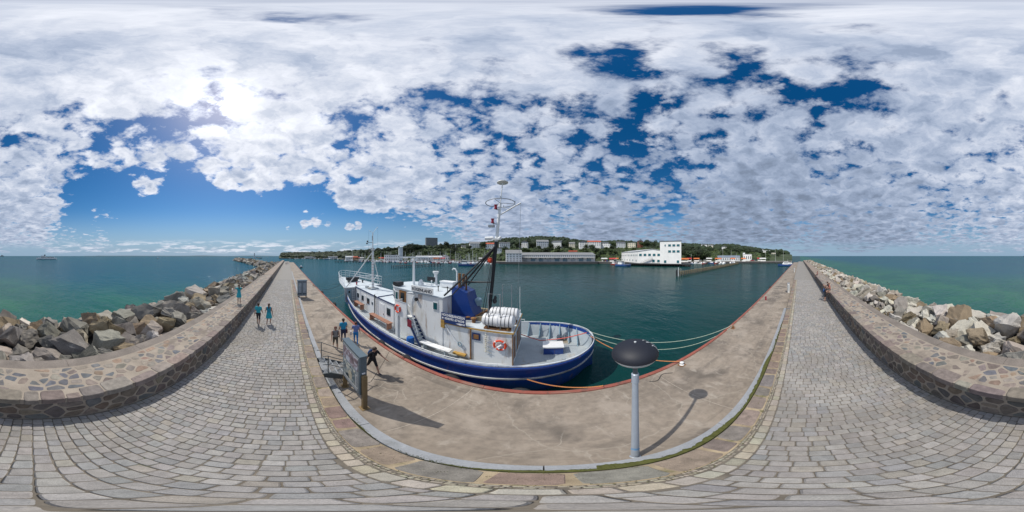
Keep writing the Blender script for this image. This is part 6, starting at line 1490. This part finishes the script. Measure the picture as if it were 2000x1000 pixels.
for i in range(34):
    px = rnd.choice([rnd.uniform(800, 968), rnd.uniform(890, 968), rnd.uniform(1176, 1206), rnd.uniform(1350, 1520)]); o = ck if first else copy_tree(ck); first = False; cn = rnd.choice(list(CC))
    D = SHORE(px)+rnd.uniform(3, 20); o.location = at(px, D, .70); o.rotation_euler = (0, 0, R(-bear(px))+rnd.choice([0, .3, 1.57, 3.1])); where = 'on the marina quay' if px < 1000 else ('on the car park behind the fish pier' if px < 1300 else 'on the promenade quay')
    tag(o, '%s car parked %s' % (cn, where), 'car', '%s cars %s' % (cn, where))
    for ch in o.children: ch.color = (*CC[cn], 1)
def stall(px, D, col, label, group, w=4.5):
    t = empty('market_stall', at(px, D, .70), -R(bear(px))+rnd.uniform(-.4, .4), label, 'stall', group)
    for x in (-w/2, w/2):
        for y in (-1.4, 1.4): MB().tube([(x, y, 0), (x, y, 2.3)], .06, 5).build('post', M_mast, t, local=True)
    b = MB(); gable(b, w, 2.8, 2.3, 1.0, .3); b.build('awning', col, t, local=True); MB().box((0, -1.2, .5), (w*.9, .5, 1.0)).build('counter', M_wall1, t, local=True)
M_aw = {'red': pm('red_awning', (.42, .03, .04), .8, .1), 'orange': pm('orange_awning', (.52, .14, .04), .8, .1), 'white': pm('white_awning', (.60, .60, .58), .8, .05)}
for i in range(30):
    lo, hi, where = rnd.choice([(800, 965, 'on the marina quay'), (840, 870, 'on the marina quay'), (700, 800, 'at the yacht moorings'), (1333, 1400, 'beside the dark grove'), (1180, 1206, 'on the car park by the fish pier'), (1400, 1520, 'along the promenade')])
    cn = rnd.choices(['white', 'red', 'orange'], [4, 2, 2])[0]; px = rnd.uniform(lo, hi); stall(px, SHORE(px)+rnd.uniform(3, 22), M_aw[cn], '%s awning stall %s' % (cn, where), '%s stalls %s' % (cn, where), rnd.uniform(3.5, 7))
for i in range(26):
    px = rnd.uniform(690, 965) if i < 19 else rnd.uniform(1350, 1530); h = rnd.uniform(6, 12); t = empty('flag_pole', at(px, SHORE(px)+rnd.uniform(1, 20), .7), 0, '%s slim grey pole on the %s' % ('tall' if h > 10 else ('short' if h < 7.5 else 'middling'), 'marina quay left of the silo' if px < 778 else ('marina quay by the arched shed' if px < 885 else ('marina quay by the blue cutter' if px < 1000 else 'promenade quay'))), 'pole', 'slim poles on the %s' % ('marina quay' if px < 1000 else 'promenade quay'))
    MB().tube([(0, 0, 0), (0, 0, h)], .09, 6, .05).build('shaft', M_mast, t, local=True); MB().ball((0, 0, h), .13, 8, 5).build('knob', M_mast, t, local=True)

# ---- the open sea
t = empty('excursion_ship', at(91, 330, SEA), R(-bear(91))+R(4), 'white excursion ship under way on the open sea', 'ship')
b = hull_mb(42, 8, 3.0); 
for i in range(len(b.v)): b.v[i] = (-b.v[i][0], b.v[i][1], b.v[i][2])
b.build('hull', M_bw, t, local=True, smooth=True); MB().box((0, 0, .35), (36, 7.6, .5)).build('boot_stripe', M_trim, t, local=True)
MB().box((2, 0, 4.2), (28, 6.4, 2.4)).build('saloon', M_bw, t, local=True); MB().box((-7, 0, 6.5), (9, 5, 2.2)).build('bridge', M_bw, t, local=True); MB().box((2, 0, 4.4), (26, 6.5, .9)).build('window_band', M_glass, t, local=True); MB().box((-7.5, 0, 6.8), (8.6, 5.1, .8)).build('bridge_windows', M_glass, t, local=True)
MB().box((-3.6, 0, 8.6), (2.6, 2.2, 2.4)).build('funnel', M_black, t, local=True); MB().tube([(-8, 0, 7), (-8, 0, 11.5)], .15, 6).build('mast', M_mast, t, local=True)
o = copy_tree(BK['sail']); o.location = at(308, 420, SEA); o.rotation_euler = (0, 0, 1.0); o.scale = (1.4, 1.4, .75); o.color = (.5, .35, .25, 1); tag(o, 'small brown sailing boat alone on the open sea', 'boat'); o.name = 'sailing_boat'
if 'group' in o: del o['group']
for ch in o.children: ch.color = (.35, .2, .14, 1)
t = empty('cargo_ship', at(3, 2600, SEA), R(-bear(3)), 'far grey ship silhouette on the horizon', 'ship')
b = hull_mb(80, 16, 8); b.build('hull', M_conc, t, local=True); MB().box((10, 0, 12), (34, 12, 9)).build('superstructure', M_conc, t, local=True); MB().box((4, 0, 19), (10, 8, 6)).build('bridge', M_conc, t, local=True); MB().tube([(4, 0, 20), (4, 0, 31)], .8, 6).build('mast', M_conc, t, local=True)
t = empty('lighthouse', at(497, 560, -1), 0, 'slim pale lighthouse tower at the end of the breakwater', 'lighthouse')
MB().lathe((0, 0, 0), [(3, 0), (3, 3), (2.0, 3.1), (1.7, 13), (2.3, 13.2), (2.3, 13.8)], 14).build('tower', M_wall3, t, local=True); MB().lathe((0, 0, 13.8), [(1.2, 0), (1.2, 2.2)], 12).build('lantern', M_glass, t, local=True); MB().lathe((0, 0, 16), [(1.6, 0), (.1, 1.2)], 12).build('lantern_roof', M_r3, t, local=True)
b = MB(); b.box(at(505, 562, -.4), (150, 9, 1.8), rz=R(15)); structure(b.build('outer_mole', M_core))
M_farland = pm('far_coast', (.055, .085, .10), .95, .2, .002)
b = MB(); n = 60; top = []; 
rings = [[at(165+i*6.6, D, z) for i in range(n)] for D, z in ((6800, SEA-.5),)]
rings.append([at(165+i*6.6, 7000, 8+20*max(0, .4+noise.noise(Vector((i*.13, 7, 0)))) * (1 if 3 < i < 57 else .2)) for i in range(n)])
rings.append([at(165+i*6.6, 7800, SEA-2) for i in range(n)])
b.loft(rings, closed=False); structure(b.build('far_coast_hills', M_farland, fix=False))
